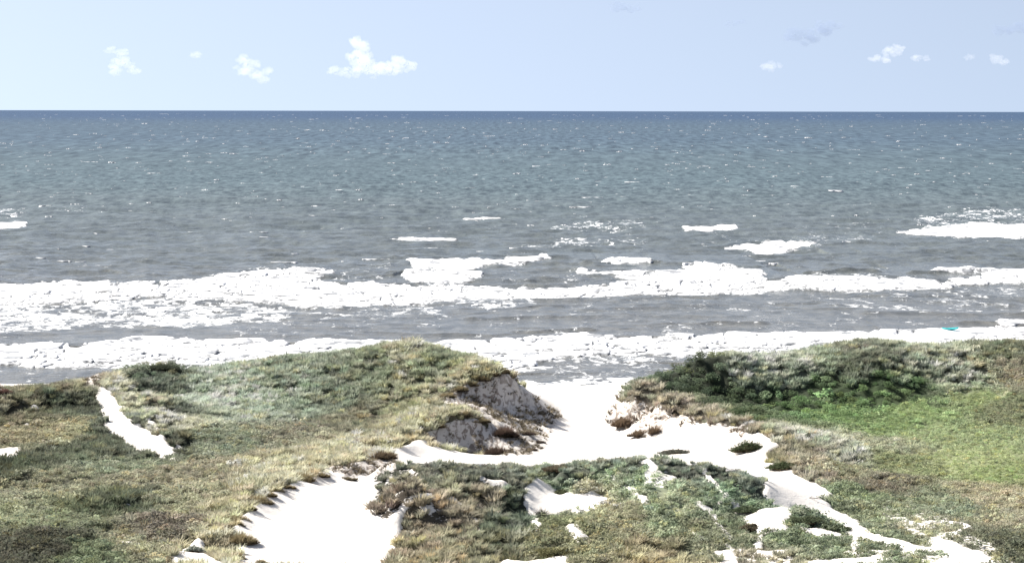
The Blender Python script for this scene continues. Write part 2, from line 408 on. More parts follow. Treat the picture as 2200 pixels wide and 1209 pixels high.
# vegetation: u, v, colour as it looks in the photo, height, kind (m marram, h low heath and moss, s shrub)
VEG = """292 814 86 94 78 .7 s;322 834 86 94 78 .7 s;347 852 90 98 84 .7 s;368 872 96 102 88 .6 m;312 802 88 96 80 .7 s;250 908 86 92 72 .6 m;200 885 88 92 72 .6 m;150 872 90 94 72 .6 m;330 960 96 100 78 .5 m
1580 772 158 164 142 .6 m;1640 786 164 170 148 .6 m;1690 802 160 166 144 .6 m;1740 796 152 158 134 .6 m;1900 745 128 128 104 .6 m;1960 770 150 152 130 .6 m;1930 790 140 144 118 .6 m;1820 790 118 124 96 .6 m;1040 1060 150 132 104 .5 m;880 1090 156 132 104 .5 m
1500 795 66 76 56 .9 s;1560 830 64 76 52 .9 s;1600 850 66 80 54 .9 s;1640 872 70 86 54 .9 s;1640 892 74 90 56 .8 s;1560 868 62 74 50 .9 s;1680 842 74 92 58 .8 s;1800 842 76 98 56 .7 s;1880 842 80 104 56 .6 s;1940 842 88 108 60 .6 s;1720 858 76 98 54 .7 s;1440 824 62 74 54 .9 s;1480 846 62 74 52 .9 s;1530 864 64 76 52 .9 s;1590 888 70 84 54 .8 s;1410 812 66 76 58 .8 s
520 840 152 162 144 .6 m;650 830 140 150 130 .6 m;700 800 132 138 116 .6 m;420 860 150 158 140 .6 m;560 890 142 150 130 .5 m;640 870 135 142 120 .5 m;1600 790 158 164 144 .6 m;1720 782 160 166 146 .6 m;2060 800 158 160 138 .5 m;1980 770 150 152 130 .6 m;1660 745 120 126 104 .6 m;1800 955 160 158 138 .5 m
450 820 150 158 140 .6 m;600 800 128 135 112 .6 m;700 850 118 126 104 .6 m;800 790 130 134 104 .6 m;870 750 165 155 122 .6 m;950 770 130 136 100 .6 m;550 870 150 160 140 .6 m;480 850 168 175 158 .6 m
620 930 122 112 88 .4 h;500 950 112 116 90 .35 h;760 900 125 115 86 .45 m;900 870 140 135 88 .5 m;950 880 150 142 92 .5 m;1040 800 168 155 110 .6 m;850 945 150 135 92 .6 m;700 990 168 152 108 .6 m;560 1050 152 140 98 .6 m;500 1100 150 138 90 .6 m;470 1180 152 136 92 .6 m
50 860 120 108 78 .5 m;140 830 130 118 84 .5 m;120 880 88 94 70 .6 m;230 805 168 146 112 .5 m;300 850 168 156 118 .5 m;330 870 162 152 112 .5 m;340 830 112 118 102 .7 m;345 790 92 96 82 .8 s;290 790 100 105 90 .8 s;260 900 110 116 106 .5 m;200 960 92 96 72 .6 m;60 920 130 115 78 .4 h;150 920 142 130 88 .4 h;40 1000 78 84 60 .7 m;250 1000 112 116 88 .35 h
100 1050 125 118 86 .35 h;230 1080 88 94 64 .6 m;360 1020 130 118 90 .35 h;350 1120 112 94 80 .45 h;150 1120 108 112 74 .4 h;100 1170 76 72 56 .5 h;200 1190 98 108 68 .4 h;300 1170 130 122 88 .4 h;430 1060 135 125 90 .4 h;20 1100 125 125 84 .4 h
870 1030 176 150 118 .6 m;900 1060 160 134 102 .5 m;840 1070 130 104 86 .5 m;980 1020 150 140 102 .6 m;1000 1070 140 125 92 .5 m;1090 1060 102 114 90 .5 m;1100 1120 98 110 88 .5 m;950 1110 150 125 102 .5 m;900 1170 152 130 94 .6 m;1000 1170 140 128 92 .5 m;1080 1160 125 120 88 .5 m
1200 1030 100 118 84 .35 h;1300 1010 106 124 84 .35 h;1280 1050 142 125 88 .4 h;1400 1020 100 118 80 .35 h;1560 1040 84 108 74 .35 h;1620 1070 90 110 76 .35 h;1450 1060 118 122 86 .35 h;1350 1100 120 112 78 .4 h;1420 1100 102 110 76 .4 h;1500 1130 114 115 80 .4 h;1300 1170 125 118 76 .45 h;1400 1190 152 130 86 .5 m;1200 1120 114 115 68 .4 h;1190 1160 120 115 72 .4 h;1600 1140 108 115 78 .4 h;1700 1160 102 115 76 .4 h;1770 1115 102 115 84 .4 h;1900 1170 108 115 86 .4 h;1650 1190 152 138 108 .4 m
1420 800 66 78 58 .9 s;1450 830 58 70 50 .9 s;1520 840 56 68 48 .9 s;1580 880 62 76 48 .9 s;1560 780 90 98 74 .8 s;1620 770 150 156 134 .7 m;1680 790 168 172 150 .7 m;1740 770 150 156 130 .7 m;1840 745 125 126 104 .6 m;1860 770 118 120 98 .6 m;1750 820 72 92 54 .8 s;1900 810 66 90 50 .8 s;1960 810 70 92 50 .8 s;1700 870 76 100 54 .7 s;1800 880 92 118 56 .4 h;1950 870 118 136 68 .25 h
2000 760 150 148 124 .6 m;2050 780 166 164 138 .6 m;2150 760 114 118 86 .6 m;2180 790 140 128 104 .4 h;2100 850 130 142 76 .25 h;2180 880 118 120 82 .35 h;1670 920 168 164 142 .6 m;1750 935 168 162 140 .6 m;1900 950 135 132 104 .35 h;1900 900 106 126 64 .25 h;2050 930 124 134 82 .25 h;1730 960 125 112 82 .5 m;1800 1000 118 112 82 .4 h;1950 990 118 122 74 .3 h;2080 990 150 158 90 .2 h;2150 1010 134 146 74 .2 h;1900 1040 110 98 80 .4 h;1850 1060 102 112 78 .4 h;2000 1070 114 118 90 .35 h;2150 1060 158 142 110 .35 h;2050 1090 116 122 96 .35 h;2150 1110 150 138 110 .35 h;2170 1150 96 96 74 .45 h;2000 1130 135 130 104 .35 h;1880 1100 114 118 86 .4 h;2100 1140 114 112 88 .4 h
1420 850 168 148 120 .5 m;1550 885 152 135 102 .5 m;1640 920 140 122 90 .5 m;1700 950 142 122 88 .5 m;1680 975 120 115 74 .5 m"""
GZ = GZ0
sites = []
for row in VEG.replace('\n', ';').split(';'):
    t = row.split()
    x, D, z = hit(float(t[0]), float(t[1]))
    c = lin([float(q) for q in t[2:5]]); c = (c + (0.42 if t[6] == 's' else 0.5 if float(t[0]) > 1780 and t[6] == 'h' else 0.58) * (c.mean() - c)) * np.array([0.865, 0.92, 0.875])
    if 1130 < float(t[0]) < 1690 and 985 < float(t[1]) < 1110: c = c * 1.4
    if t[6] == 's': c = c * 1.42
    if float(t[0]) > 2050 and t[6] == 'h': c = c * 0.8
    sites.append((x, D, *c, float(t[5]), *(1.0 * (t[6] == q) for q in 'mhs')))
for pl, c, h in (([(470,1190),(482,1150),(497,1108),(527,1078),(572,1048),(622,1022),(682,996),(742,981),(802,961),(850,937),(900,912),(950,890)], (172,154,108), .62),
                 ([(845,925),(900,880),(950,845),(1000,818),(1050,795)], (165,152,105), .5), ([(250,808),(290,836),(335,872),(365,905)], (172,162,124), .5),
                 ([(1390,832),(1440,848),(1500,870),(1560,892),(1620,913),(1680,942),(1722,985),(1760,1020)], (158,138,108), .5), ([(840,990),(900,996),(980,1006),(1060,1018),(1130,1020)], (112,112,92), .35),
                 ([(1200,1003),(1300,986),(1420,984),(1540,996),(1600,1022),(1650,1062)], (118,126,104), .35)):
    c = lin(c); c = (c + 0.6 * (c.mean() - c)) * np.array([0.93, 0.98, 0.96])
    for (a, b_), (a2, b2) in zip(pl[:-1], pl[1:]):
        for t in (0, .5):
            x, D, z = hit(a + t * (a2 - a), b_ + t * (b2 - b_) + 5)
            sites.append((x, D, *c, h, 1.0, 0.0, 0.0))
sites = np.array(sites)
def veg_at(x, y):
    xs_ = np.asarray(x).reshape(-1); ys_ = np.asarray(y).reshape(-1)
    xs_ = xs_ + 1.3 * fbm(xs_ * 0.25, ys_ * 0.16, 3, 21); ys_ = ys_ + 2.4 * fbm(xs_ * 0.25, ys_ * 0.16, 3, 27)
    out = np.empty((len(xs_), 7))
    for i in range(0, len(xs_), 60000):
        d2 = (xs_[i:i + 60000, None] - sites[None, :, 0]) ** 2 + (0.45 * (ys_[i:i + 60000, None] - sites[None, :, 1])) ** 2 + 0.3
        w = d2 ** -2.7; w /= w.sum(1, keepdims=True)
        out[i:i + 60000] = w @ sites[:, 2:]
    return out

def lat_sample(A, x, y):
    u = (x / (np.maximum(y, 1.0) * 1.004)) * FPX + CX
    return bilin(LU, LD, A, np.clip(u, LU[0], LU[-1]), np.clip(y, LD[0], LD[-1]))

gs = lat_sample(sand, GX, GY); gd = lat_sample(deb, GX, GY)
gs = np.where(GY > 368, 1.0, gs)
veg_w = 1 - gs
GZ = GZ0 + veg_w * 0.45 * sstep(345, 320, GY) * fbm(GX / 11, GY / 13, 2, 35) + veg_w * (0.28 * fbm(GX / 5.5, GY / 5.5, 3, 41) + 0.10 * fbm(GX / 1.3, GY / 1.3, 2, 45)) * sstep(380, 366, GY)
GZ = GZ + gs * sstep(376, 360, GY) * (0.10 * fbm(GX / 7, GY / 9, 3, 51) + 0.012 * fbm(GX / 0.8, GY / 1.6, 2, 55))
tall = np.clip(veg_at(GX, GY)[:, 4] + veg_at(GX, GY)[:, 6], 0, 1).reshape(GX.shape)
GZ = GZ + veg_w * (0.24 + 0.36 * tall) * (np.abs(perlin(GX / 1.7, GY / 3.6, 47)) * -1.6 + 0.35) * sstep(380, 366, GY)
GZ = GZ - (0.25 + 0.28 * tall) * veg_w * sstep(380, 366, GY)
GZ = GZ + gd * (0.55 * (0.3 - np.abs(fbm(GX / 1.5 + GY * 0.1, GY / 4.0, 3, 61))) + 0.2 * fbm(GX / 0.7, GY / 0.9, 3, 65))

ALB = 0.66        # picture value -> base colour
gv = veg_at(GX, GY)
gm, _ = grid_mesh('dune_terrain', GX, GY, GZ)
smooth(gm)
attr_f(gm, 'sand', gs); attr_f(gm, 'debris', gd)
attr_c(gm, 'cover', np.clip(gv[:, :3] * ALB * (0.5 + 1.1 * gv[:, 5:6]), 0, 1))  # ground between tall tufts darkened in colour to stand for the shadows there

b = NB('dune_ground')
P = b.pos()
fine = b.noise(2.4, 5, 0.62, P); med = b.noise(0.5, 4, 0.5, P); grain = b.noise(9.0, 3, 0.6, P)
streaks = b.noise(1.0, 5, 0.6, b.pos((1.6, 0.6, 1.1)), 1.2)
sandf = b.ramp(b.math('ADD', b.attr('sand').outputs['Fac'], b.math('MULTIPLY', b.math('SUBTRACT', fine, 0.5), 1.5)), 0.40, 0.60)
vegc = b.mix(1.0, b.attr('cover').outputs['Color'], b.mix(fine, (0.55, 0.5, 0.45), (1.35, 1.35, 1.3)), 'MULTIPLY')
sc_ = b.mix(med, (0.66, 0.615, 0.56), (0.735, 0.70, 0.655))
sc_ = b.mix(b.ramp(b.noise(0.25, 5, 0.7, b.pos((1, 0.6, 1)), 1.5), 0.62, 0.72), sc_, (0.56, 0.515, 0.46))
sc_ = b.mix(b.math('MULTIPLY', b.attr('debris').outputs['Fac'], 0.8), sc_, b.mix(grain, (0.33, 0.295, 0.26), (0.60, 0.56, 0.51)))
col = b.mix(sandf, vegc, sc_)
sxy = b.n('ShaderNodeSeparateXYZ'); b.l(P, sxy.inputs[0])
sw = b.math('MULTIPLY', b.ramp(sxy.outputs[1], 338, 345), b.ramp(b.noise(1.0, 3, 0.6, b.pos((0.035, 0.55, 0))), 0.55, 0.62))
col = b.mix(b.math('MULTIPLY', sw, 0.6), col, (0.42, 0.39, 0.36))
debf = b.math('MULTIPLY', b.attr('debris').outputs['Fac'], b.ramp(streaks, 0.49, 0.58))
col = b.mix(b.math('MULTIPLY', debf, 0.85), col, b.mix(grain, (0.07, 0.055, 0.045), (0.26, 0.205, 0.165)))
bsdf = b.n('ShaderNodeBsdfPrincipled'); b.l(col, bsdf.inputs['Base Color']); bsdf.inputs['Roughness'].default_value = 0.95
bsdf.inputs['Specular IOR Level'].default_value = 0.1
bump = b.n('ShaderNodeBump'); bump.inputs['Strength'].default_value = 0.5; bump.inputs['Distance'].default_value = 0.12
b.l(b.math('ADD', fine, b.math('MULTIPLY', grain, 0.4)), bump.inputs['Height']); b.l(bump.outputs[0], bsdf.inputs['Normal'])
b.l(bsdf.outputs[0], b.out.inputs[0])
terrain = obj('dune_terrain', gm, b.m)
tag(terrain, 'rolling sand dunes and white beach below the sea', 'terrain', kind='structure')

def ground(x, y):
    return bilin(xs, ys, GZ, np.asarray(x, float), np.asarray(y, float))

# ------------------------------------------------------------------ sea
NR, NCOL = 860, 1150
inv = np.linspace(1 / 366.0, 1 / 25000.0, NR)
SY1 = 1 / inv
sfrac = np.linspace(-0.27, 0.27, NCOL)
SF, SYY = np.meshgrid(sfrac, SY1)
SXX = SF * SYY

RIDGE = [([(1285,566),(1340,560),(1400,562)],1.1,3),([(1765,584),(1800,580),(1850,580)],1.0,3),([(1990,584),(2050,581),(2110,582)],1.1,3),([(845,592),(865,588),(890,588)],1.0,3),
 ([(1790,522),(1850,518),(1905,520)],0.8,4),([(190,588),(235,585),(280,590)],0.8,3),([(1120,566),(1180,562),(1240,574)],0.5,4),([(0,748),(180,750),(300,732),(700,738),(1000,738),(1250,724),(1600,722),(2200,704)],0.55,3.5),
 ([(0,620),(330,614),(700,608),(1000,614),(1300,612),(1650,600),(2000,600),(2200,592)],0.6,4),([(870,562),(1000,563),(1190,553)],0.7,4),([(1920,498),(2050,487),(2200,485)],0.8,5),
 ([(150,745),(200,742)],0.5,2.5),([(1050,682),(1150,680)],0.5,3),([(1100,662),(1170,655)],0.4,3),([(1440,694),(1600,690)],0.45,3),([(1900,668),(2200,672)],0.5,4),([(850,716),(1050,718)],0.45,3),
 ([(1150,712),(1230,706)],0.6,3),([(1460,564),(1600,570)],0.9,3.5),([(2110,690),(2200,692)],0.6,3)]
def sea_height(x, y, dy):
    h = np.zeros(x.shape)
    for lam, amp, sd_ in ((3.5, .10, 1), (7, .42, 2), (14, .80, 3), (28, 1.0, 4), (60, 1.0, 5), (130, 1.1, 6), (300, 1.2, 7)):
        wgt = sstep(1.4, 3.2, lam / dy)
        if wgt.max() <= 0: continue
        n = perlin(x / (lam * (1.25 if lam < 50 else 0.8)) + y / (lam * 9), y / lam, 70 + sd_)
        n = 0.55 - 2.0 * np.abs(n) if sd_ in (2, 3, 4) else n * 1.3
        h += wgt * amp * n
    near = sstep(430, 700, y) * 0.65 + 0.35
    h *= near * sstep(372, 388, y)
    for pl, hh, wd in RIDGE:
        W = [at_height(u, v, 0.2) for u, v in pl]
        for (a, c, _), (a2, c2, _) in zip(W[:-1], W[1:]):
            m = (x >= a - 6) & (x <= a2 + 6) & (np.abs(y - (c + c2) / 2) < 40 + abs(c2 - c))
            if not m.any(): continue
            t = np.clip((x[m] - a) / (a2 - a), 0, 1)
            off = y[m] - (c + t * (c2 - c)) + 3 * fbm(x[m] / 9, 0 * x[m] + c, 2, 90)
            prof = np.where(off < 0, np.exp(-(off / (wd * 0.55)) ** 2), np.exp(-(off / (wd * 1.6)) ** 2))
            edge = sstep(0, 3, x[m] - a + 6) * sstep(0, 3, a2 + 6 - x[m])
            h[m] = np.maximum(h[m], hh * prof * edge * (0.75 + 0.5 * perlin(x[m] / 6, y[m] / 30, 93)) + 0.4 * h[m])
    return h
SDY = SYY ** 2 / 315000.0
SZ = sea_height(SXX, SYY, SDY)

# foam density laid on the water: world polygons behind every breaker
SU, SV = proj(SXX, SYY, 0.15 + 0 * SXX)
WAVES = [
 ('long white breaker rolling in nearest the beach, right behind the dune crests', 1.0, [(-420,748),(0,745),(100,748),(180,748),(230,738),(300,730),(380,735),(480,734),(600,738),(700,735),(800,737),(1000,735),(1100,730),(1150,722),(1250,720),(1350,725),(1400,722),(1500,722),(1600,718),(1700,714),(1800,713),(1900,710),(2000,707),(2060,703),(2130,700),(2200,702),(2620,702),(2620,742),(2200,738),(1900,742),(1760,748),(1700,750),(1600,756),(1500,760),(1420,763),(1300,764),(1200,770),(1150,783),(1100,790),(900,800),(600,800),(400,795),(180,797),(100,799),(0,790),(-420,795)]),
 ('broad white band of surf crossing the whole sea in the middle of the surf zone', 1.0, [(-420,630),(0,622),(60,620),(115,612),(230,612),(330,613),(430,605),(520,592),(640,585),(722,582),(700,600),(640,606),(760,612),(900,613),(1000,615),(1100,620),(1200,622),(1300,615),(1380,600),(1300,595),(1400,590),(1470,584),(1475,567),(1530,565),(1600,572),(1645,578),(1642,600),(1660,610),(1700,598),(1800,597),(1900,600),(2000,600),(2030,603),(2100,595),(2200,590),(2620,590),(2620,608),(2200,605),(2080,610),(2000,622),(1900,625),(1800,625),(1700,622),(1640,628),(1550,635),(1450,637),(1300,640),(1200,645),(1100,645),(1000,640),(900,650),(820,655),(740,662),(640,660),(540,650),(400,652),(300,648),(250,655),(100,660),(0,665),(-420,672)]),
 ('plunging white breaker with a tail to the right, seaward of the broad surf band', 1.0, [(868,562),(900,561),(1000,563),(1060,562),(1100,556),(1190,553),(1150,562),(1090,572),(1040,570),(1020,582),(960,586),(900,580),(882,570)]),
 ('low white roller just shoreward of the plunging breaker', 1.0, [(862,588),(890,584),(1000,590),(1040,592),(1030,605),(1000,608),(900,610),(868,606)]),
 ('thin white crest running left out of the tallest surf foam', 1.0, [(1236,582),(1245,580),(1300,587),(1400,585),(1472,581),(1472,590),(1400,592),(1290,592),(1240,588)]),
 ('long white breaker far out at the right edge of the sea', 1.0, [(1912,500),(1990,492),(2050,487),(2100,483),(2200,485),(2500,488),(2500,505),(2200,508),(2100,508),(2030,508),(1990,502)]),
 ('white breaker with a rounded foaming front right of centre', 1.0, [(1555,526),(1600,519),(1650,516),(1730,514),(1752,519),(1692,528),(1662,542),(1632,540),(1612,528)]),
 ('flat eye shaped white breaker far out, right of centre', 1.0, [(1463,492),(1500,490),(1560,483),(1587,487),(1580,493),(1530,498),(1472,498)]),
 ('thin white breaker far out, left of centre', 1.0, [(832,518),(900,516),(985,513),(988,519),(920,524),(860,523)]),
 ('short white breaker at the left edge far out', 1.0, [(-120,484),(0,483),(62,482),(50,494),(0,498),(-120,498)]),
 ('white crest over a dark wave face at the right edge', 1.0, [(1992,582),(2090,577),(2200,576),(2400,578),(2400,592),(2200,590),(2130,592),(2108,584),(2050,583)]),
 ('small white crest beside the turquoise boat at the far right', 1.0, [(2108,690),(2160,687),(2300,688),(2300,697),(2160,696)]),
 ('wispy white crest out beyond the surf, just right of centre', 1.0, [(985,469),(1030,466),(1082,462),(1070,469),(1000,472)]),
 ('slim white crest on a dark wave face at centre right', 1.0, [(1285,561),(1320,558),(1400,560),(1398,565),(1300,565)]),
]
LACE = [(.55, [(-400,660),(0,662),(150,660),(300,650),(540,652),(640,665),(600,690),(400,705),(200,705),(0,720),(-400,725)]),(.42, [(1110,530),(1200,512),(1380,506),(1398,518),(1250,532),(1150,535)]),
 (.40,[(1160,492),(1250,476),(1380,474),(1390,490),(1250,500)]),(.36,[(1700,640),(1900,628),(2200,610),(2400,612),(2400,665),(2100,668),(1850,665)]),(.5,[(1100,740),(1500,735),(1800,745),(1500,765),(1250,785),(1080,798)]),
 (.45,[(1740,584),(1860,582),(1920,592),(1900,600),(1740,600)]),(.42,[(1950,470),(2080,452),(2250,450),(2250,480),(1990,490)]),(.36,[(1050,600),(1250,590),(1300,605),(1100,618)]),(.34,[(420,600),(560,580),(760,575),(860,600),(700,612),(450,610)]),
 (.30,[(-300,790),(0,785),(400,790),(600,800),(400,830),(-300,840)]),(.34,[(1080,790),(1450,770),(1450,826),(1080,830)]),(.62,[(1080,815),(1450,812),(1450,834),(1080,836)]),(.26,[(500,660),(1100,648),(1700,640),(2300,665),(2300,700),(1600,712),(1000,730),(500,730)]),
 (.38,[(1700,520),(1740,505),(1830,500),(1860,512),(1760,525)]),(.34,[(90,460),(160,448),(240,450),(220,462)]),(.32,[(700,580),(830,562),(860,575),(760,590)]),(.22,[(-300,600),(2400,560),(2400,600),(-300,640)]),
 (.42,[(950,640),(1150,630),(1150,655),(700,690),(640,670)]),(.3,[(1400,700),(1500,690),(1700,690),(1700,712),(1400,722)]),(.35,[(-50,455),(60,450),(60,470),(-50,476)]),(.26,[(1500,500),(1900,470),(1900,520),(1500,520)])]
wv = SV + (5 * fbm(SXX / 6.0, SYY / 22.0, 3, 101) + 4 * fbm(SXX / 1.6, SYY / 7.0, 2, 108)) * sstep(1000, 500, SYY) ; wu = SU + 8 * fbm(SXX / 4.0, SYY / 12.0, 3, 105)
thin = np.zeros(SXX.shape)
for dn, poly in LACE: thin = np.maximum(thin, dn * inpoly(wu, wv, poly))
solid = np.zeros(SXX.shape)
masks = []
for lab, dn, poly in WAVES:
    m = inpoly(wu, wv, poly); masks.append(m); solid = np.maximum(solid, m * 1.0)
thin = blur(thin, 5)
thin = np.maximum(thin, 0.17 * sstep(1100, 520, SYY))
thin = np.maximum(thin, 0.72 * blur(solid, 40))

sm, _ = grid_mesh('sea', SXX, SYY, SZ)
smooth(sm)
attr_f(sm, 'foam', thin)
b = NB('sea_water')
P = b.pos()
sx = b.n('ShaderNodeSeparateXYZ'); b.l(P, sx.inputs[0])
Yd = sx.outputs[1]
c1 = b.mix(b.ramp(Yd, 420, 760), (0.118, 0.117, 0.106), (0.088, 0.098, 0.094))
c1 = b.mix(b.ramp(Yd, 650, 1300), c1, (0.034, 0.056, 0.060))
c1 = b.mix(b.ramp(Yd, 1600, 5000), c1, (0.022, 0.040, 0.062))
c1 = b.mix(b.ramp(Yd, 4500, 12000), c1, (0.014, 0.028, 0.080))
# drifting silt and wind lanes
lanes = b.noise(1.0, 4, 0.6, b.pos((0.03, 0.012, 0)))
far_l = b.noise(1.0, 3, 0.6, b.pos((0.02, 0.0016, 0)))
c1 = b.mix(b.math('MULTIPLY', b.math('SUBTRACT', lanes, 0.35, True), 0.9), c1, b.mix(0.5, c1, (0.15, 0.135, 0.115)))
chop_tone = b.noise(1.0, 4, 0.65, b.pos((0.32, 0.13, 0)))
c1 = b.mix(1.0, c1, b.mix(b.ramp(chop_tone, 0.3, 0.7), (0.66, 0.68, 0.70), (1.36, 1.34, 1.32)), 'MULTIPLY')  # light and dark of the wave faces painted into the water colour
c1 = b.mix(1.0, c1, b.mix(far_l, (0.78, 0.8, 0.82), (1.2, 1.18, 1.15)), 'MULTIPLY')
lace = b.noise(1.0, 6, 0.66, b.pos((0.55, 0.28, 0)), 1.2)
lace2 = b.noise(1.0, 5, 0.6, b.pos((0.16, 0.06, 0)), 0.6)
ff = b.math('ADD', b.attr('foam').outputs['Fac'], b.math('ADD', b.math('MULTIPLY', b.math('SUBTRACT', lace, 0.5), 1.5), b.math('MULTIPLY', b.math('SUBTRACT', lace2, 0.5), 1.1)))
fm = b.math('MULTIPLY', b.ramp(ff, 0.44, 0.72), b.ramp(b.attr('foam').outputs['Fac'], 0.02, 0.14))
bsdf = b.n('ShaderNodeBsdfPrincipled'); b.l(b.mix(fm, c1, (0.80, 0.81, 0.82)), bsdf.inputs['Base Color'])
b.l(b.mix(fm, (0.17, 0.17, 0.17), (0.8, 0.8, 0.8)), bsdf.inputs['Roughness']); bsdf.inputs['IOR'].default_value = 1.33
spl = b.n('ShaderNodeMapRange'); b.l(Yd, spl.inputs[0]); spl.inputs[1].default_value = 500; spl.inputs[2].default_value = 4000; spl.inputs[3].default_value = 0.28; spl.inputs[4].default_value = 0.08; b.l(spl.outputs[0], bsdf.inputs['Specular IOR Level'])
bump = b.n('ShaderNodeBump'); bump.inputs['Strength'].default_value = 0.8; bump.inputs['Distance'].default_value = 1.0
b.l(b.math('MULTIPLY', b.noise(1.0, 5, 0.62, b.pos((0.30, 0.55, 0))), b.ramp(Yd, 3500, 900)), bump.inputs['Height']); b.l(bump.outputs[0], bsdf.inputs['Normal'])
# far out only the steep wave faces are seen: mostly the colour of the water, little mirror
fd = b.n('ShaderNodeBsdfDiffuse'); fg = b.n('ShaderNodeBsdfGlossy'); fg.inputs['Roughness'].default_value = 0.45
na_ = b.noise(1.0, 5, 0.7, b.pos((0.22, 0.055, 0))); nb_ = b.noise(1.0, 5, 0.7, b.pos((0.10, 0.010, 0)))
grp = b.mix(b.ramp(Yd, 1400, 2400), na_, nb_)
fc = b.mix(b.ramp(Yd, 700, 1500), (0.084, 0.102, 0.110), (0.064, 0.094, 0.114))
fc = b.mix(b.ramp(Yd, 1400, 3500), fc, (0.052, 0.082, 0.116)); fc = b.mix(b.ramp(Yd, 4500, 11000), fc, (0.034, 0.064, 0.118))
fc = b.mix(1.0, fc, b.mix(b.ramp(grp, 0.3, 0.7), (0.52, 0.55, 0.60), (1.60, 1.54, 1.44)), 'MULTIPLY')  # shading of distant wave groups put into the diffuse colour
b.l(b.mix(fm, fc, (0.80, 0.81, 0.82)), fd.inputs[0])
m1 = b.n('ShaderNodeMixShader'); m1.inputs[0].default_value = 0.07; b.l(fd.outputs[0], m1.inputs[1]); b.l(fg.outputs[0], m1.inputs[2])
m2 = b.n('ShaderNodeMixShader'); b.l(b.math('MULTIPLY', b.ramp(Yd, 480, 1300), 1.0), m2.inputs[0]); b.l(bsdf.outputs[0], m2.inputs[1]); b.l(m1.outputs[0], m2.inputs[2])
b.l(m2.outputs[0], b.out.inputs[0])
M_SEA = b.m
sea = obj('sea', sm, M_SEA)
tag(sea, 'grey green sea turning deep blue towards the horizon', 'sea', kind='structure')

b = NB('sea_foam')
bsdf = b.n('ShaderNodeBsdfPrincipled')
fn = b.noise(1.0, 5, 0.6, b.pos((0.22, 0.34, 0)), 0.6)
thk = b.math('ADD', b.attr('thick').outputs['Fac'], b.math('MULTIPLY', b.math('SUBTRACT', b.noise(1.0, 5, 0.7, b.pos((0.16, 0.30, 0))), 0.5), 1.9))
b.l(b.mix(b.ramp(thk, -0.08, 0.46), (0.13, 0.135, 0.14), b.mix(b.ramp(fn, 0.39, 0.48), (0.24, 0.25, 0.265), (0.78, 0.78, 0.78))), bsdf.inputs['Base Color']); bsdf.inputs['Roughness'].default_value = 0.9
bsdf.inputs['Subsurface Weight'].default_value = 0.0
b.l(bsdf.outputs[0], b.out.inputs[0])
M_FOAM = b.m

# breakers: mounds of foam whose ragged edges sink into the water
for (lab, dn, poly), m in zip(WAVES, masks):
    rows = np.where(m.any(1))[0]; cols = np.where(m.any(0))[0]
    r0, r1 = max(rows[0] - 10, 0), min(rows[-1] + 11, NR); c0, c1_ = max(cols[0] - 10, 0), min(cols[-1] + 11, NCOL)
    mm = m[r0:r1, c0:c1_] * 1.0
    x, y, z = SXX[r0:r1, c0:c1_], SYY[r0:r1, c0:c1_], SZ[r0:r1, c0:c1_]
    den = blur(np.pad(mm, 12), 9 if mm.sum() > 9000 else 5)[12:-12, 12:-12]
    big = mm.sum() > 9000
    tur = fbm(x / 5.0, y / 6.0, 5, 120, 0.72)
    lac = np.abs(fbm(x / 5.5, y / 16.0, 3, 131, 0.6))
    pos_ = np.cumsum(mm, 0); tt = np.clip(1 - pos_ / np.maximum(mm.sum(0, keepdims=True), 1), 0, 1)
    lowf = fbm(x / 18, 0 * y + 3.3, 3, 181)
    vein = sstep(0.13, 0.02, lac) * sstep(-0.5, 0.3, fbm(x / 14, y / 40, 2, 151))
    f = den * 1.1 - 0.52 + 0.78 * tur * (1.0 if big else 0.8) + (0.08 - 0.9 * vein if big else 0.12 - 0.3 * vein)
    f = f - (0.62 if big else 0.35) * np.clip(0.75 + 0.9 * lowf, 0, 1.2) * blur((1 - pos_ / np.maximum(mm.sum(0, keepdims=True), 1)).clip(0, 1), 2) ** 2.2
    if big: f = f + 0.36 * fbm(x / 22, y / 16, 3, 171)
    hz = np.where(f > 0, 0.24 * np.tanh(f * 3.0), np.maximum(f, -0.4))
    hz = np.where(den < 0.015, -0.6, hz)
    roll = 0.55 - 2.0 * np.abs(perlin(x / 24 + y / 60, y / 7.0, 191))
    Z = z + hz * 0.9 + np.clip(f * 2, 0, 1) * 0.38 * np.clip(roll, -0.3, 1) + 0.025 * fbm(x / 0.9, y / 1.6, 2, 140) * (hz > 0)
    kp = hz > -0.3
    kf = kp[:-1, :-1] | kp[1:, :-1] | kp[:-1, 1:] | kp[1:, 1:]
    me, vm_ = grid_mesh('breaking_wave', x, y, Z, kf)
    smooth(me); attr_f(me, 'thick', f.reshape(-1)[vm_])
    o = obj('breaking_wave', me, M_FOAM)
    tag(o, lab, 'wave', 'breaking waves along the beach')

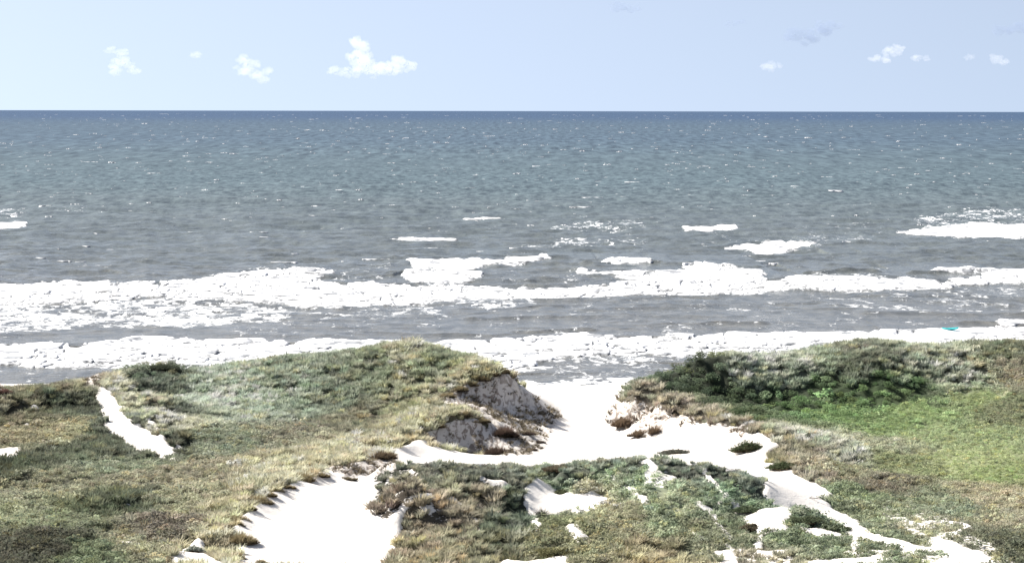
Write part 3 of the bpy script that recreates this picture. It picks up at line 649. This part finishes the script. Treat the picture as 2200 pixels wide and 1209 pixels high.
# whitecaps: small ragged foam lumps riding the crests
def whitecap(x, y, w, dpt, h, seed):
    n, k = 20, 5
    a = np.linspace(-1, 1, n)[None, :] * np.ones((k, 1)); t = np.linspace(-1, 1, k)[:, None] * np.ones((1, n))
    env = np.sqrt(np.clip(1 - a ** 2, 0, 1))
    X = x + a * w * 0.5 + 0 * t
    Y = y + t * dpt * 0.5 * env + dpt * 0.7 * perlin(a * 2.2 + seed * 3.1, 0 * a + seed, 3)
    Zh = h * env ** 0.7 * np.clip(1 - t ** 2, 0, 1) * (0.45 + 1.1 * np.clip(1.6 * perlin(a * 4.0 + seed * 1.7, t * 1.6 + seed * 2.3, 5) + 0.3, 0, 1.2))
    return X, Y, Zh
wc = []
EXPL = [(310,267,14),(995,275,8),(1050,293,26),(1735,295,16),(1610,357,30),(1665,376,12),(1442,403,26),(770,410,18),(935,374,14),(510,440,12),(185,420,30),(440,412,16),(465,387,14),(660,469,48),(1250,444,60),(1330,443,80),(1780,412,66),(1515,357,46),(830,423,34),(1885,383,26),(2080,367,18),(1870,365,10),(2060,310,14),(1930,302,10),(1110,372,18),(1250,324,14),(1330,326,12),(500,332,16),
 (150,455,60),(205,457,50),(20,462,40),(190,502,46),(300,516,20),(595,530,18),(1440,541,34),(1095,680,46),(1845,480,30),(1865,434,36),(1910,436,14),(1015,470,30),(1540,690,60),(600,436,14),(320,440,12),(640,300,10),(240,352,18),(560,372,14)]
for u, v, w in EXPL: wc.append((u, v, w, 1.0))
for k in range(260):
    v = 300 + 270 * random.random() ** 0.8; u = random.uniform(-200, 2400)
    wc.append((u, v, random.uniform(22, 70) * (0.4 + 0.6 * (v - 240) / 300), random.uniform(0.12, 0.5)))
for k in range(1400):
    v = 246 + 250 * random.random() ** 1.6; u = random.uniform(-200, 2400)
    wc.append((u, v, random.choice((3, 4, 5, 6, 6, 8, 10, 14, 20)) * (0.6 + 0.8 * (v - 240) / 250), random.uniform(0.15, 0.75)))
CO, FA = [], []; base = 0
for k, (u, v, w, s) in enumerate(wc):
    x, y, _ = at_height(u, v, 0.4)
    px = y / FPX
    ww = w * px
    dpt = max(1.6, min(ww * 0.35, 6)) if y < 2500 else max(2.0, ww * 0.4)
    j = int(np.argmin(np.abs(SY1 - y))); i = int(np.clip(round((x / y + 0.27) / 0.54 * (NCOL - 1)), 0, NCOL - 1))
    zs = SZ[j, i] if 0 <= j < NR else 0
    X, Y, Zh = whitecap(x, y, ww, dpt, min(1.25, max(0.22, 2.2 * px)) * s * (0.3 if w > 20 else 1.0), k * 0.37)
    ny, nx = X.shape
    skirt = np.zeros(X.shape); skirt[0, :] = skirt[-1, :] = 1; skirt[:, 0] = skirt[:, -1] = 1
    CO.append(np.stack([X, Y, zs - 0.10 + Zh - 0.9 * skirt], -1).reshape(-1, 3))
    idx = np.arange(nx * ny).reshape(ny, nx) + base
    FA.append(np.stack([idx[:-1, :-1], idx[:-1, 1:], idx[1:, 1:], idx[1:, :-1]], -1).reshape(-1, 4)); base += nx * ny
me = raw_mesh('whitecaps', np.concatenate(CO), np.concatenate(FA)); smooth(me)
b = NB('broken_foam')
bsdf = b.n('ShaderNodeBsdfPrincipled'); bsdf.inputs['Roughness'].default_value = 0.8
b.l(b.mix(b.ramp(b.noise(1.0, 4, 0.65, b.pos((0.22, 0.1, 0.4))), 0.30, 0.66), (0.24, 0.25, 0.26), (0.70, 0.70, 0.70)), bsdf.inputs['Base Color']); b.l(bsdf.outputs[0], b.out.inputs[0])
o = obj('whitecaps', me, b.m); tag(o, 'small whitecaps scattered over the open sea', 'whitecaps', kind='stuff')

# ------------------------------------------------------------------ vegetation
def leaf_mat(name, src):
    b = NB(name)
    if src == 'inst':
        colr = b.attr('tint', 'INSTANCER').outputs['Color']
    else:
        colr = b.n('ShaderNodeObjectInfo').outputs['Color']
    v = b.noise(1.7, 2, 0.5, b.pos())
    colr = b.mix(1.0, colr, b.mix(v, (0.7, 0.68, 0.62), (1.3, 1.3, 1.25)), 'MULTIPLY')
    d = b.n('ShaderNodeBsdfDiffuse'); t = b.n('ShaderNodeBsdfTranslucent')
    gn = b.n('ShaderNodeNewGeometry'); vm = b.n('ShaderNodeVectorMath', operation='MULTIPLY_ADD'); b.l(gn.outputs['Normal'], vm.inputs[0]); vm.inputs[1].default_value = (.5, .5, .5); vm.inputs[2].default_value = (0, 0, .36)
    vn = b.n('ShaderNodeVectorMath', operation='NORMALIZE'); b.l(vm.outputs[0], vn.inputs[0]); b.l(vn.outputs[0], d.inputs['Normal'])
    b.l(colr, d.inputs[0]); b.l(colr, t.inputs[0])
    m = b.n('ShaderNodeMixShader'); m.inputs[0].default_value = 0.35
    b.l(d.outputs[0], m.inputs[1]); b.l(t.outputs[0], m.inputs[2]); b.l(m.outputs[0], b.out.inputs[0])
    return b.m
M_VEG = leaf_mat('living_leaves', 'inst')
M_ONE = leaf_mat('plant_leaves', 'obj')

def tuft(rs, n=40, h=0.7, r=0.30, lean=0.9, w=0.035):
    co, fa = [], []
    for _ in range(n):
        a = rs.uniform(0, 2 * math.pi); rr = r * math.sqrt(rs.uniform(0, 1)) * 0.7
        bx, by = rr * math.cos(a), rr * math.sin(a)
        a2 = a + rs.normal(0, 0.6); ln = rs.uniform(0.15, lean); hh = h * rs.uniform(0.55, 1.1)
        dx, dy = math.cos(a2), math.sin(a2); px, py = -dy, dx
        w_ = w * rs.uniform(0.7, 1.4); i = len(co)
        for t, ww in ((0, 1.0), (0.55, 0.8), (1.0, 0.12)):
            o = ln * hh * (t ** 1.8); z = hh * (t - 0.28 * ln * t * t)
            co.append((bx + dx * o - px * w_ * ww, by + dy * o - py * w_ * ww, z - 0.05)); co.append((bx + dx * o + px * w_ * ww, by + dy * o + py * w_ * ww, z - 0.05))
        fa += [(i, i + 1, i + 3, i + 2), (i + 2, i + 3, i + 5, i + 4)]
    return np.array(co), np.array(fa)

def leafball(rs, n=150, rx=0.6, h=0.8, ls=0.085, flat=0.0):
    co, fa = [], []
    lob = [(rs.normal(0, .38), rs.normal(0, .38), rs.uniform(.25, .75), rs.uniform(.4, .7)) for _ in range(6)]
    for _ in range(n):
        lx, ly, lz, lr = lob[rs.integers(0, 6)]
        d = rs.normal(0, 1, 3); d /= np.linalg.norm(d) + 1e-6
        q = lr * (0.55 + 0.45 * rs.random() ** 0.5)
        c = np.array([(lx + d[0] * q) * rx, (ly + d[1] * q) * rx, max(0.0, (lz * 0.7 + d[2] * q * 0.6)) * h])
        nrm = d + rs.normal(0, .6, 3) + np.array([0, 0, 0.5]); nrm /= np.linalg.norm(nrm)
        t1 = np.cross(nrm, rs.normal(0, 1, 3)); t1 /= np.linalg.norm(t1) + 1e-6; t2 = np.cross(nrm, t1)
        s = ls * rs.uniform(0.6, 1.4); i = len(co)
        co += [tuple(c - t1 * s), tuple(c - t2 * s * 0.6), tuple(c + t1 * s), tuple(c + t2 * s * 0.6)]
        fa.append((i, i + 1, i + 2, i + 3))
    return np.array(co), np.array(fa)

def geo_scatter(name, label, cat, P3, scale, rotz, tint, protos):
    """one mass of ground cover: points carrying size, turn and colour, each dressed with a plant"""
    me = bpy.data.meshes.new(name); me.vertices.add(len(P3)); me.vertices.foreach_set('co', P3.astype(np.float32).reshape(-1))
    a = me.attributes.new('size', 'FLOAT_VECTOR', 'POINT'); a.data.foreach_set('vector', scale.astype(np.float32).reshape(-1))
    a = me.attributes.new('turn', 'FLOAT_VECTOR', 'POINT'); a.data.foreach_set('vector', rotz.astype(np.float32).reshape(-1))
    attr_c(me, 'tint', tint)
    o = obj(name, me)
    col = bpy.data.collections.new(name + '_kinds')
    for k, (co, fa) in enumerate(protos):
        pm = raw_mesh(name + '_plant', co, fa); pm.materials.append(M_VEG)
        po = bpy.data.objects.new(name + '_plant', pm); col.objects.link(po)
    g = bpy.data.node_groups.new(name + '_scatter', 'GeometryNodeTree')
    g.interface.new_socket('Geometry', in_out='INPUT', socket_type='NodeSocketGeometry'); g.interface.new_socket('Geometry', in_out='OUTPUT', socket_type='NodeSocketGeometry')
    gi = g.nodes.new('NodeGroupInput'); go = g.nodes.new('NodeGroupOutput')
    m2p = g.nodes.new('GeometryNodeMeshToPoints'); iop = g.nodes.new('GeometryNodeInstanceOnPoints'); ci = g.nodes.new('GeometryNodeCollectionInfo')
    ci.inputs[0].default_value = col; ci.inputs['Separate Children'].default_value = True; ci.inputs['Reset Children'].default_value = True
    def na(nm):
        x = g.nodes.new('GeometryNodeInputNamedAttribute'); x.data_type = 'FLOAT_VECTOR'; x.inputs['Name'].default_value = nm; return x.outputs[0]
    g.links.new(gi.outputs[0], m2p.inputs['Mesh']); g.links.new(m2p.outputs[0], iop.inputs['Points']); g.links.new(ci.outputs[0], iop.inputs['Instance'])
    iop.inputs['Pick Instance'].default_value = True
    rv = g.nodes.new('FunctionNodeRandomValue'); rv.data_type = 'INT'; rv.inputs[4].default_value = 0; rv.inputs[5].default_value = len(protos) - 1
    g.links.new(rv.outputs[2], iop.inputs['Instance Index'])
    g.links.new(na('size'), iop.inputs['Scale']); g.links.new(na('turn'), iop.inputs['Rotation'])
    g.links.new(iop.outputs[0], go.inputs[0])
    md = o.modifiers.new('scatter', 'NODES'); md.node_group = g
    tag(o, label, cat, kind='stuff')
    return o

def candidates(sp, seed):
    r = np.random.default_rng(seed)
    sx_, sy_ = sp if isinstance(sp, tuple) else (sp, sp)
    gx = np.arange(-92, 92, sx_); gy = np.arange(188, 366, sy_)
    X, Y = np.meshgrid(gx, gy); X = X + r.uniform(-.5, .5, X.shape) * sx_; Y = Y + r.uniform(-.5, .5, Y.shape) * sy_
    X = X.reshape(-1); Y = Y.reshape(-1)
    m = np.abs(X) < 0.225 * Y + 9
    return X[m], Y[m], r

def cover(name, label, cat, kind, sp, seed, protos, base_h, gain):
    X, Y, r = candidates(sp, seed)
    s = lat_sample(sand, X, Y); dbr = lat_sample(deb, X, Y)
    nz = fbm(X * 0.7, Y * 0.5, 3, 201 + seed)
    V = veg_at(X, Y)
    ki = 4 + 'mhs'.index(kind)
    ok = ((s + 0.5 * nz < 0.46) | ((s < 0.9) & (r.random(len(X)) < 0.3) & (nz < 0.2))) & (dbr < 0.5) & (V[:, ki] + 0.35 * fbm(X * .5, Y * .4, 2, 230) > 0.42 + 0.12 * r.normal(0, 1, len(X)))
    clump = 0.45 - 1.9 * np.abs(perlin(X / 1.7, Y / 3.6, 47)) + 0.35 * fbm(X / 0.9, Y / 1.4, 2, 250 + seed)
    ok &= (clump + r.normal(0, 0.08, len(X)) > -0.36)
    X, Y, V, clump = X[ok], Y[ok], V[ok], clump[ok]
    n = len(X)
    h = V[:, 3] * r.lognormal(0, 0.2, n) * (1 + 0.9 * clump)
    c = V[:, :3] * ALB * gain * r.lognormal(0, 0.22, (n, 1)) * (1 + 0.25 * clump[:, None])
    dry = (r.random(n) < 0.09)[:, None]
    c = np.where(dry, c * np.array([1.22, 1.12, 0.95]), c)
    c *= 1 + 0.03 * r.normal(0, 1, (n, 3))
    if kind == 's': h = np.minimum(h * 0.85, 1.1)
    if kind == 'm': h = np.minimum(h, 0.85)
    k = h / base_h
    sc = np.stack([k * r.uniform(.85, 1.25, n), k * r.uniform(.85, 1.25, n), k], -1)
    rot = np.stack([r.normal(0, .12, n), r.normal(0, .12, n), r.uniform(0, 6.28, n)], -1)
    P3 = np.stack([X, Y, ground(X, Y)], -1)
    return geo_scatter(name, label, cat, P3, sc, rot, np.clip(c, 0.005, 0.62), protos)

rs = np.random.default_rng(5)
cover('marram_grass', 'tufted grey green and straw marram grass over the dunes', 'grass', 'm', 0.78, 1, [tuft(rs, 84, .6, .46, 1.0, .032) for _ in range(6)], 0.52, 2.55)
cover('heath_cover', 'low mossy and brown heath carpeting the dune hollows', 'ground cover', 'h', 0.46, 2, [leafball(rs, 70, .42, .35, .055) for _ in range(5)] + [tuft(rs, 26, .34, .3, 1.3, .022) for _ in range(3)], 0.36, 3.0)
cover('shrub_cover', 'dense dark green dune scrub on the right hand dune', 'scrub', 's', (1.05, 2.2), 3, [leafball(rs, 260, .78, .95, .078) for _ in range(6)], 0.85, 2.5)

# dead marram and roots hanging down the cut faces
X, Y, r = candidates(0.5, 4)
dbr = lat_sample(deb, X, Y); nz = fbm(X / 1.6 + Y * 0.1, Y / 4.5, 3, 61)
ok = (dbr > 0.4) & (nz + r.normal(0, .14, len(X)) > 0.10) & (r.random(len(X)) < 0.8)
X, Y = X[ok], Y[ok]; n = len(X)
V = veg_at(X, Y)
c = (0.5 * V[:, :3] * ALB + 0.5 * np.array([0.17, 0.125, 0.10])) * r.lognormal(0, .3, (n, 1))
k = r.uniform(.5, 1.2, n)
geo_scatter('dead_grass', 'brown dead grass and roots hanging on the eroded sand faces', 'dead grass', np.stack([X, Y, ground(X, Y)], -1), np.stack([k, k, k * .8], -1),
            np.stack([r.normal(.3, .3, n), r.normal(0, .3, n), r.uniform(0, 6.28, n)], -1), np.clip(c, .01, .9), [tuft(rs, 34, .5, .35, 1.4, .03) for _ in range(4)])

# ------------------------------------------------------------------ single plants that stand by themselves
def desat(c):
    c = lin(c); return c + 0.3 * (c.mean() - c)

def plant(name, label, cat, group, u, v, wpx, hpx, rgb, rgb2, style, yaw=0.0, depth=1.0):
    """u,v foot of the plant; wpx,hpx its size in photo pixels; parts: foliage and the dead thatch it stands on"""
    x, y, z = hit(u, v)
    z = float(ground(np.array([x]), np.array([y]))[0])
    w = wpx * y / FPX; h = hpx * y / FPX
    e = bpy.data.objects.new(name, None); C.objects.link(e); e.location = (x, y, z - 0.05); e.rotation_euler = (0, 0, yaw); e.empty_display_size = 0.5
    tag(e, label, cat, group)
    r_ = np.random.default_rng(int(u * 7 + v))
    CO, FA = [], []; bs = 0
    CO2, FA2 = [], []; bs2 = 0
    m = int(max(14, min(48, w * 16)))
    for k in range(m):
        a = r_.uniform(-1, 1); t = r_.uniform(-1, 1) * math.sqrt(1 - a * a * 0.9)
        prof = max(0.15, 1 - 0.75 * (a * a + t * t * 0.6)) 
        if style == 'arc': prof = max(.35, 1 - .5 * a * a)
        px_, py_ = a * w * .5, t * w * .3 * depth
        hh = h * prof * r_.uniform(.8, 1.1)
        zz = 0.0
        if style in ('tuft', 'arc'):
            co, fa = tuft(r_, 40, max(.28, hh), min(.45, w * .2), .95, .028)
        else:
            co, fa = leafball(r_, 130, max(.3, w * .24), hh, .07)
        co = co + np.array([px_, py_, zz]); CO.append(co); FA.append(fa + bs); bs += len(co)
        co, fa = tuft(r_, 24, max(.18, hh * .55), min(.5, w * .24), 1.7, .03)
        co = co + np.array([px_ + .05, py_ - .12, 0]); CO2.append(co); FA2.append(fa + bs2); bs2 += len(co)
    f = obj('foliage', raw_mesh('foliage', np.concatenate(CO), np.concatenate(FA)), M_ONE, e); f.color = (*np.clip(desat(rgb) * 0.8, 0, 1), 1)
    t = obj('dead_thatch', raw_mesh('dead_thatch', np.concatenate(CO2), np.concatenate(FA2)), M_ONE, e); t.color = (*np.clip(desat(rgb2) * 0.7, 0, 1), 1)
    return e

RIMG = 'tussocks along the rim of the sand bowl'
CLG = 'root clumps on the eroded left dune face'
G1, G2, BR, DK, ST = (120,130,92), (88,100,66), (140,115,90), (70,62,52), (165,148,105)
PL = [
 ('shrub','round dark shrub standing alone on white sand below the right dune edge','shrub',None,1608,968,66,36,G2,BR,'bush'),
 ('creeping_plant','low grey mat of creeping plants lying alone in the middle of the white sand','plant',None,1455,972,56,12,(110,110,98),BR,'bush'),
 ('grass_tussock','arched brown grass tuft on the sand just behind the foreground dune crest','grass tuft',None,1212,996,80,14,(128,118,95),BR,'arc'),
 ('grass_tussock','small brown tuft alone at the bottom edge of the sand bowl','grass tuft',None,560,1212,26,16,ST,BR,'tuft'),
 ('shrub','dark green shrub sprawling onto the sand path from the right dune','shrub',None,1690,1004,60,22,G2,BR,'bush'),
 ('root_clump','big brown root clump slumped at the left foot of the right dune','root clump',None,1345,914,56,26,BR,(110,88,76),'tuft'),
 ('root_clump','tattered brown root clump on the sand right of the big slumped clump','root clump',None,1370,938,36,18,BR,(120,98,86),'tuft'),
 ('root_clump','slim brown root clump hanging below the right dune, third from the gap','root clump',None,1408,932,26,22,BR,(120,98,86),'tuft'),
 ('root_clump','dark root clump at the very foot of the left dune mound','root clump',CLG,1068,975,44,26,(105,85,75),DK,'tuft'),
 ('root_clump','long dark brown root clump halfway down the left dune sand slope','root clump',CLG,1085,936,50,30,(115,92,80),DK,'tuft'),
 ('root_clump','small dark root clump on the sand nearest the gap below the left dune','root clump',CLG,1160,950,20,10,(100,86,78),DK,'tuft'),
 ('root_clump','flat dark root clump above the small one near the gap','root clump',CLG,1130,934,34,9,(105,88,80),DK,'tuft'),
 ('root_clump','thin scrap of dark roots at the bottom of the left sand slope','root clump',CLG,1140,966,26,9,(105,88,80),DK,'tuft'),
 ('grass_tussock','dark upright grass tuft alone in the small sand blowout of the foreground dune','grass tuft',None,1165,1112,22,34,(95,98,84),DK,'tuft'),
 ('grass_tussock','rounded green tussock with dark shaded foot beside a small sand pocket','grass tuft',None,1190,1185,84,30,(125,122,76),DK,'bush'),
 ('shrub','dark low shrub along the sand at the bottom centre','shrub',None,1110,1200,70,14,(70,72,58),DK,'bush'),
 ('shrub','pale grey green shrub on the sand strip at the lower left','shrub',None,415,1186,34,22,(165,172,158),BR,'bush'),
 ('shrub','small dark shrub at the lower tip of the left sand chute','shrub',None,386,972,14,14,(92,92,72),DK,'bush'),
 ('shrub','dark bush humping above the left dune skyline','shrub',None,346,786,60,16,(90,98,80),DK,'bush'),
 ('shrub','green shrub island between the sand patch and the sand path','shrub',None,1735,1118,66,18,(100,112,80),BR,'bush'),
 ('shrub','green shrub with dark foot at the right of the lower sand pocket','shrub',None,1790,1132,60,18,(100,112,78),DK,'bush'),
 ('shrub','brownish shrub poking into the lower right sand patch from the left','shrub',None,1618,1130,44,16,(115,105,82),DK,'bush'),
 ('shrub','reddish brown shrub at the left edge of the frame','shrub',None,6,846,40,14,(130,95,85),DK,'bush'),
 ('shrub','dark overhanging shrubs under the small green hump of the foreground crest','shrub',None,1222,1055,66,14,(95,102,70),DK,'bush'),
 ('shrub','dark shrub hanging over the top right corner of the lower right sand patch','shrub',None,1620,1092,70,16,(88,102,72),DK,'bush'),
 ('grass_tussock','grass tuft on its own sand spot at the top right of the bowl rim','grass tuft',RIMG,695,1026,22,14,ST,DK,'tuft'),
 ('grass_tussock','flat dark tuft lying on sand at the upper end of the bowl','grass tuft',RIMG,745,1030,40,12,(135,122,95),DK,'tuft'),
 ('grass_tussock','dark brown tuft where the bowl rim meets the white basin','grass tuft',None,825,985,50,22,(130,110,85),DK,'tuft'),
]
rim = [(662,1026),(640,1034),(618,1044),(596,1052),(572,1062),(552,1078),(530,1092),(512,1106),(500,1126),(506,1148),(514,1170),(506,1196)]
rimlab = ['straw grass clump on the bowl rim next to the lone topmost tuft','second straw clump down the bowl rim','third straw clump down the bowl rim','fourth straw clump down the bowl rim, above a long shadow','fifth straw clump down the bowl rim',
 'sixth straw clump down the bowl rim','seventh straw clump, just above the bend of the bowl rim','eighth straw clump, at the bend of the bowl rim','ninth straw clump, where the bowl rim turns down','tenth straw clump on the steep left bowl rim','eleventh straw clump low on the left bowl rim','lowest straw clump on the left bowl rim']
for k, ((u, v), lb) in enumerate(zip(rim, rimlab)): PL.append(('grass_tussock', lb, 'grass tuft', RIMG, u + (-5, 6, 2, -8, 7, -3, 9, -6, 4, -9, 6, -2)[k], v + (3, -4, 5, -2, 4, -5, 2, 6, -4, 3, -6, 2)[k], (26, 58, 22, 44, 30, 64, 20, 50, 36, 24, 60, 42)[k], (13, 24, 10, 20, 14, 26, 12, 22, 18, 11, 27, 20)[k], ST, (120,100,72), 'tuft'))
CAPG = 'grass tufts hanging over the cut edge of the left dune'
for (u, v), lb in zip([(962,852),(988,838),(1012,826),(1036,814),(1058,806),(1080,800),(940,912),(1000,892),(1036,904)],
        ['lowest straw tuft on the left dune cut edge, beside the sand ledge','straw tuft second from the sand ledge on the cut edge','straw tuft midway up the left dune cut edge','straw tuft above the tall shaded cut face','straw tuft second from the top of the cut edge','topmost straw tuft of the cut edge, facing the gap',
         'olive tuft at the left end of the lower mound above the basin','olive tuft on top of the lower mound above its dark face','olive tuft at the right shoulder of the lower mound']):
    PL.append(('grass_tussock', lb, 'grass tuft', CAPG, u, v, 30, 15, ST, (96,78,62), 'tuft'))
for p in PL: plant(*p)

# a dead branch lying on the sand path
x, y, z = hit(1748, 1072)
bm = bmesh.new()
def rod(bm, p, q, r0, r1):
    p, q = Vector(p), Vector(q); d = (q - p).normalized(); a = d.orthogonal().normalized(); c = d.cross(a)
    ring = []
    for P_, rr in ((p, r0), (q, r1)): ring.append([bm.verts.new(P_ + (a * math.cos(k * 1.0472) + c * math.sin(k * 1.0472)) * rr) for k in range(6)])
    for k in range(6): bm.faces.new((ring[0][k], ring[0][(k + 1) % 6], ring[1][(k + 1) % 6], ring[1][k]))
    bm.faces.new(ring[0][::-1]); bm.faces.new(ring[1])
rod(bm, (-.7, .3, .06), (0, 0, .12), .02, .04); rod(bm, (0, 0, .12), (.8, -.4, .08), .04, .03); rod(bm, (-.2, .08, .1), (.1, .5, .25), .03, .012); rod(bm, (.3, -.15, .1), (.7, .15, .22), .03, .012); rod(bm, (.2, -.1, .1), (.1, -.6, .06), .025, .01)
me = bpy.data.meshes.new('dead_branch'); bm.to_mesh(me); bm.free()
b = NB('driftwood'); d = b.n('ShaderNodeBsdfDiffuse'); b.l(b.mix(b.noise(14, 3), (0.16, 0.14, 0.12), (0.32, 0.29, 0.26)), d.inputs[0]); b.l(d.outputs[0], b.out.inputs[0])
o = obj('dead_branch', me, b.m); o.location = (x, y, z); tag(o, 'thin bare branch lying on the sand path at the right', 'branch')

# ------------------------------------------------------------------ small turquoise boat in the surf
x, y, _ = at_height(2042, 706, 0.55)
e = bpy.data.objects.new('small_boat', None); C.objects.link(e); e.location = (x, y, 0.55); e.rotation_euler = (0, R(-1.5), R(4))
tag(e, 'small turquoise boat low in the white surf at the far right', 'boat')
bm = bmesh.new(); Lh = 1.5; N = 14; rings = []
for i in range(N + 1):
    t = i / N; s = -1 + 2 * t
    wd = 0.36 * (1 - abs(s) ** 2.6) + 0.015; kl = -0.05 + 0.14 * abs(s) ** 3; tp = 0.30 + 0.08 * abs(s) ** 3
    rings.append([bm.verts.new((s * Lh, wd * a, kl + (tp - kl) * c)) for a, c in ((-1, 1), (-1.05, .55), (-.6, .08), (0, 0), (.6, .08), (1.05, .55), (1, 1))])
for a, c in zip(rings[:-1], rings[1:]):
    for k in range(6): bm.faces.new((a[k], c[k], c[k + 1], a[k + 1]))
bm.faces.new(rings[0]); bm.faces.new(rings[-1][::-1])
bmesh.ops.recalc_face_normals(bm, faces=bm.faces)
me = bpy.data.meshes.new('hull'); bm.to_mesh(me); bm.free(); smooth(me)
b = NB('turquoise_plastic'); p = b.n('ShaderNodeBsdfPrincipled'); b.l(b.mix(b.noise(3, 3), (0.05, 0.62, 0.62), (0.10, 0.80, 0.78)), p.inputs['Base Color']); p.inputs['Roughness'].default_value = 0.4; b.l(p.outputs[0], b.out.inputs[0])
obj('hull', me, b.m, e)
bm = bmesh.new(); rows = []
for i in range(N + 1):
    s = -0.97 + 1.94 * i / N; wd = 0.35 * (1 - abs(s) ** 2.6) + 0.008; tp = 0.30 + 0.08 * abs(s) ** 3 - 0.02
    dp = 0.16 if abs(s + 0.1) < 0.32 else 0.0
    rows.append([bm.verts.new((s * Lh, wd * a, tp + (0.05 - dp) * (1 - a * a))) for a in (-1, -.5, 0, .5, 1)])
for a, c in zip(rows[:-1], rows[1:]):
    for k in range(4): bm.faces.new((a[k], c[k], c[k + 1], a[k + 1]))
me = bpy.data.meshes.new('deck'); bm.to_mesh(me); bm.free(); smooth(me); obj('deck', me, b.m, e)

# ------------------------------------------------------------------ clouds, far out over the sea
def cloud_mat(name, dens, col, em=0.0):
    b = NB(name); v = b.n('ShaderNodeVolumePrincipled'); v.inputs['Color'].default_value = (*col, 1); v.inputs['Density'].default_value = dens; v.inputs['Anisotropy'].default_value = 0.2
    b.l(v.outputs[0], b.out.inputs['Volume'])
    try: b.m.cycles.homogeneous_volume = True
    except Exception: pass
    return b.m
M_C1 = cloud_mat('cloud_white', 0.0028, (1, 1, 1)); M_C2 = cloud_mat('cloud_soft', 0.0021, (1, 1, 1)); M_C3 = cloud_mat('cloud_grey', 0.0038, (0.40, 0.48, 0.64))  # grey clouds carry their shade in an absorbing blue-grey colour
CD = 30000.0
def cloud(label, blobs, mat, group=None):
    """blobs: (u, v, radius px) lobes"""
    cx_ = sum(q[0] for q in blobs) / len(blobs); cy_ = max(q[1] for q in blobs)
    x0, y0, z0 = at_depth(cx_, cy_, CD)
    bm = bmesh.new()
    rr = random.Random(int(cx_ * 3 + cy_))
    for u, v, rp in blobs:
        x, y, z = at_depth(u, v, CD); r0 = rp * CD / FPX
        for k in range(12):
            q = r0 * rr.uniform(.22, .62)
            p = Vector((x - x0 + rr.gauss(0, .55) * r0, rr.gauss(0, .45) * r0, z - z0 + rr.gauss(0, .4) * r0))
            mt = bmesh.ops.create_icosphere(bm, subdivisions=2, radius=q, matrix=Matrix.Translation(p) @ Matrix.Diagonal((1.55, 1.2, .75, 1)))
    me = bpy.data.meshes.new('cloud'); bm.to_mesh(me); bm.free()
    o = obj('cloud', me, mat); o.location = (x0, y0, z0)
    span = max(q[0] + q[2] for q in blobs) - min(q[0] - q[2] for q in blobs)
    rm = o.modifiers.new('merge', 'REMESH'); rm.mode = 'VOXEL'; rm.voxel_size = max(6.0, min(q[2] for q in blobs) * CD / FPX / 8)
    for i, (sz, st) in enumerate(((0.5, 0.6), (0.2, 0.35))):
        tx = bpy.data.textures.new('cloud_billow', 'CLOUDS'); tx.noise_scale = sz * min(30, span / 4) * CD / FPX; tx.noise_depth = 3
        dm = o.modifiers.new('billow', 'DISPLACE'); dm.texture = tx; dm.texture_coords = 'LOCAL'; dm.strength = st * min(q[2] for q in blobs) * CD / FPX * 2.2; dm.mid_level = 0.42
    tag(o, label, 'cloud', group)
    return o
CG = 'small clouds above the horizon'
cloud('largest cloud, a white towering cumulus above the horizon left of centre', [(772,98,14),(778,118,14),(768,130,18),(790,138,16),(800,150,14)], M_C1, CG)
cloud('white puffy cloud joined to the right foot of the towering cumulus', [(828,144,14),(856,138,15),(880,146,10),(845,152,12)], M_C1, CG)
cloud('faint ragged cloud bank at the left foot of the towering cumulus', [(715,152,10),(738,156,10),(760,156,9)], M_C2, CG)
cloud('small two headed white cloud between the towering cumulus and the left clouds', [(524,132,12),(548,138,9),(528,148,14),(555,160,14)], M_C2, CG)
cloud('tiny bright cloud scrap, second from the left', [(417,118,9),(424,122,5)], M_C2, CG)
cloud('soft white cloud with a bright head, leftmost above the horizon', [(237,110,7),(258,120,11),(262,136,13),(288,150,11),(245,150,12)], M_C2, CG)
cloud('bright white slanting cloud at the right', [(1880,126,9),(1898,122,10),(1912,112,11),(1928,104,9)], M_C1, CG)
cloud('small bright cloud scrap just right of the slanting cloud', [(1966,124,7),(1976,122,6),(1990,124,5)], M_C1, CG)
cloud('tiny white cloud near the right end of the row', [(2080,120,7)], M_C2, CG)
cloud('pale cloud at the right end of the row', [(2140,126,9),(2155,132,8)], M_C2, CG)
cloud('faint pale cloud left of the slanting bright cloud', [(1650,142,10),(1662,140,8)], M_C2, CG)
GG = 'thin grey clouds high on the right'
cloud('largest grey cloud, a ragged slab high on the right', [(1700,76,14),(1735,78,16),(1770,68,16),(1788,50,12),(1760,54,10)], M_C3, GG)
cloud('flat grey cloud at the top edge right of centre', [(1318,18,10),(1338,17,11),(1358,19,9)], M_C3, GG)
cloud('thin grey cloud streak left of the largest grey slab', [(1562,50,6),(1578,49,7),(1592,46,6)], M_C3, GG)
cloud('grey cloud touching the right edge of the picture', [(2145,64,10),(2170,62,12),(2195,58,12)], M_C3, GG)
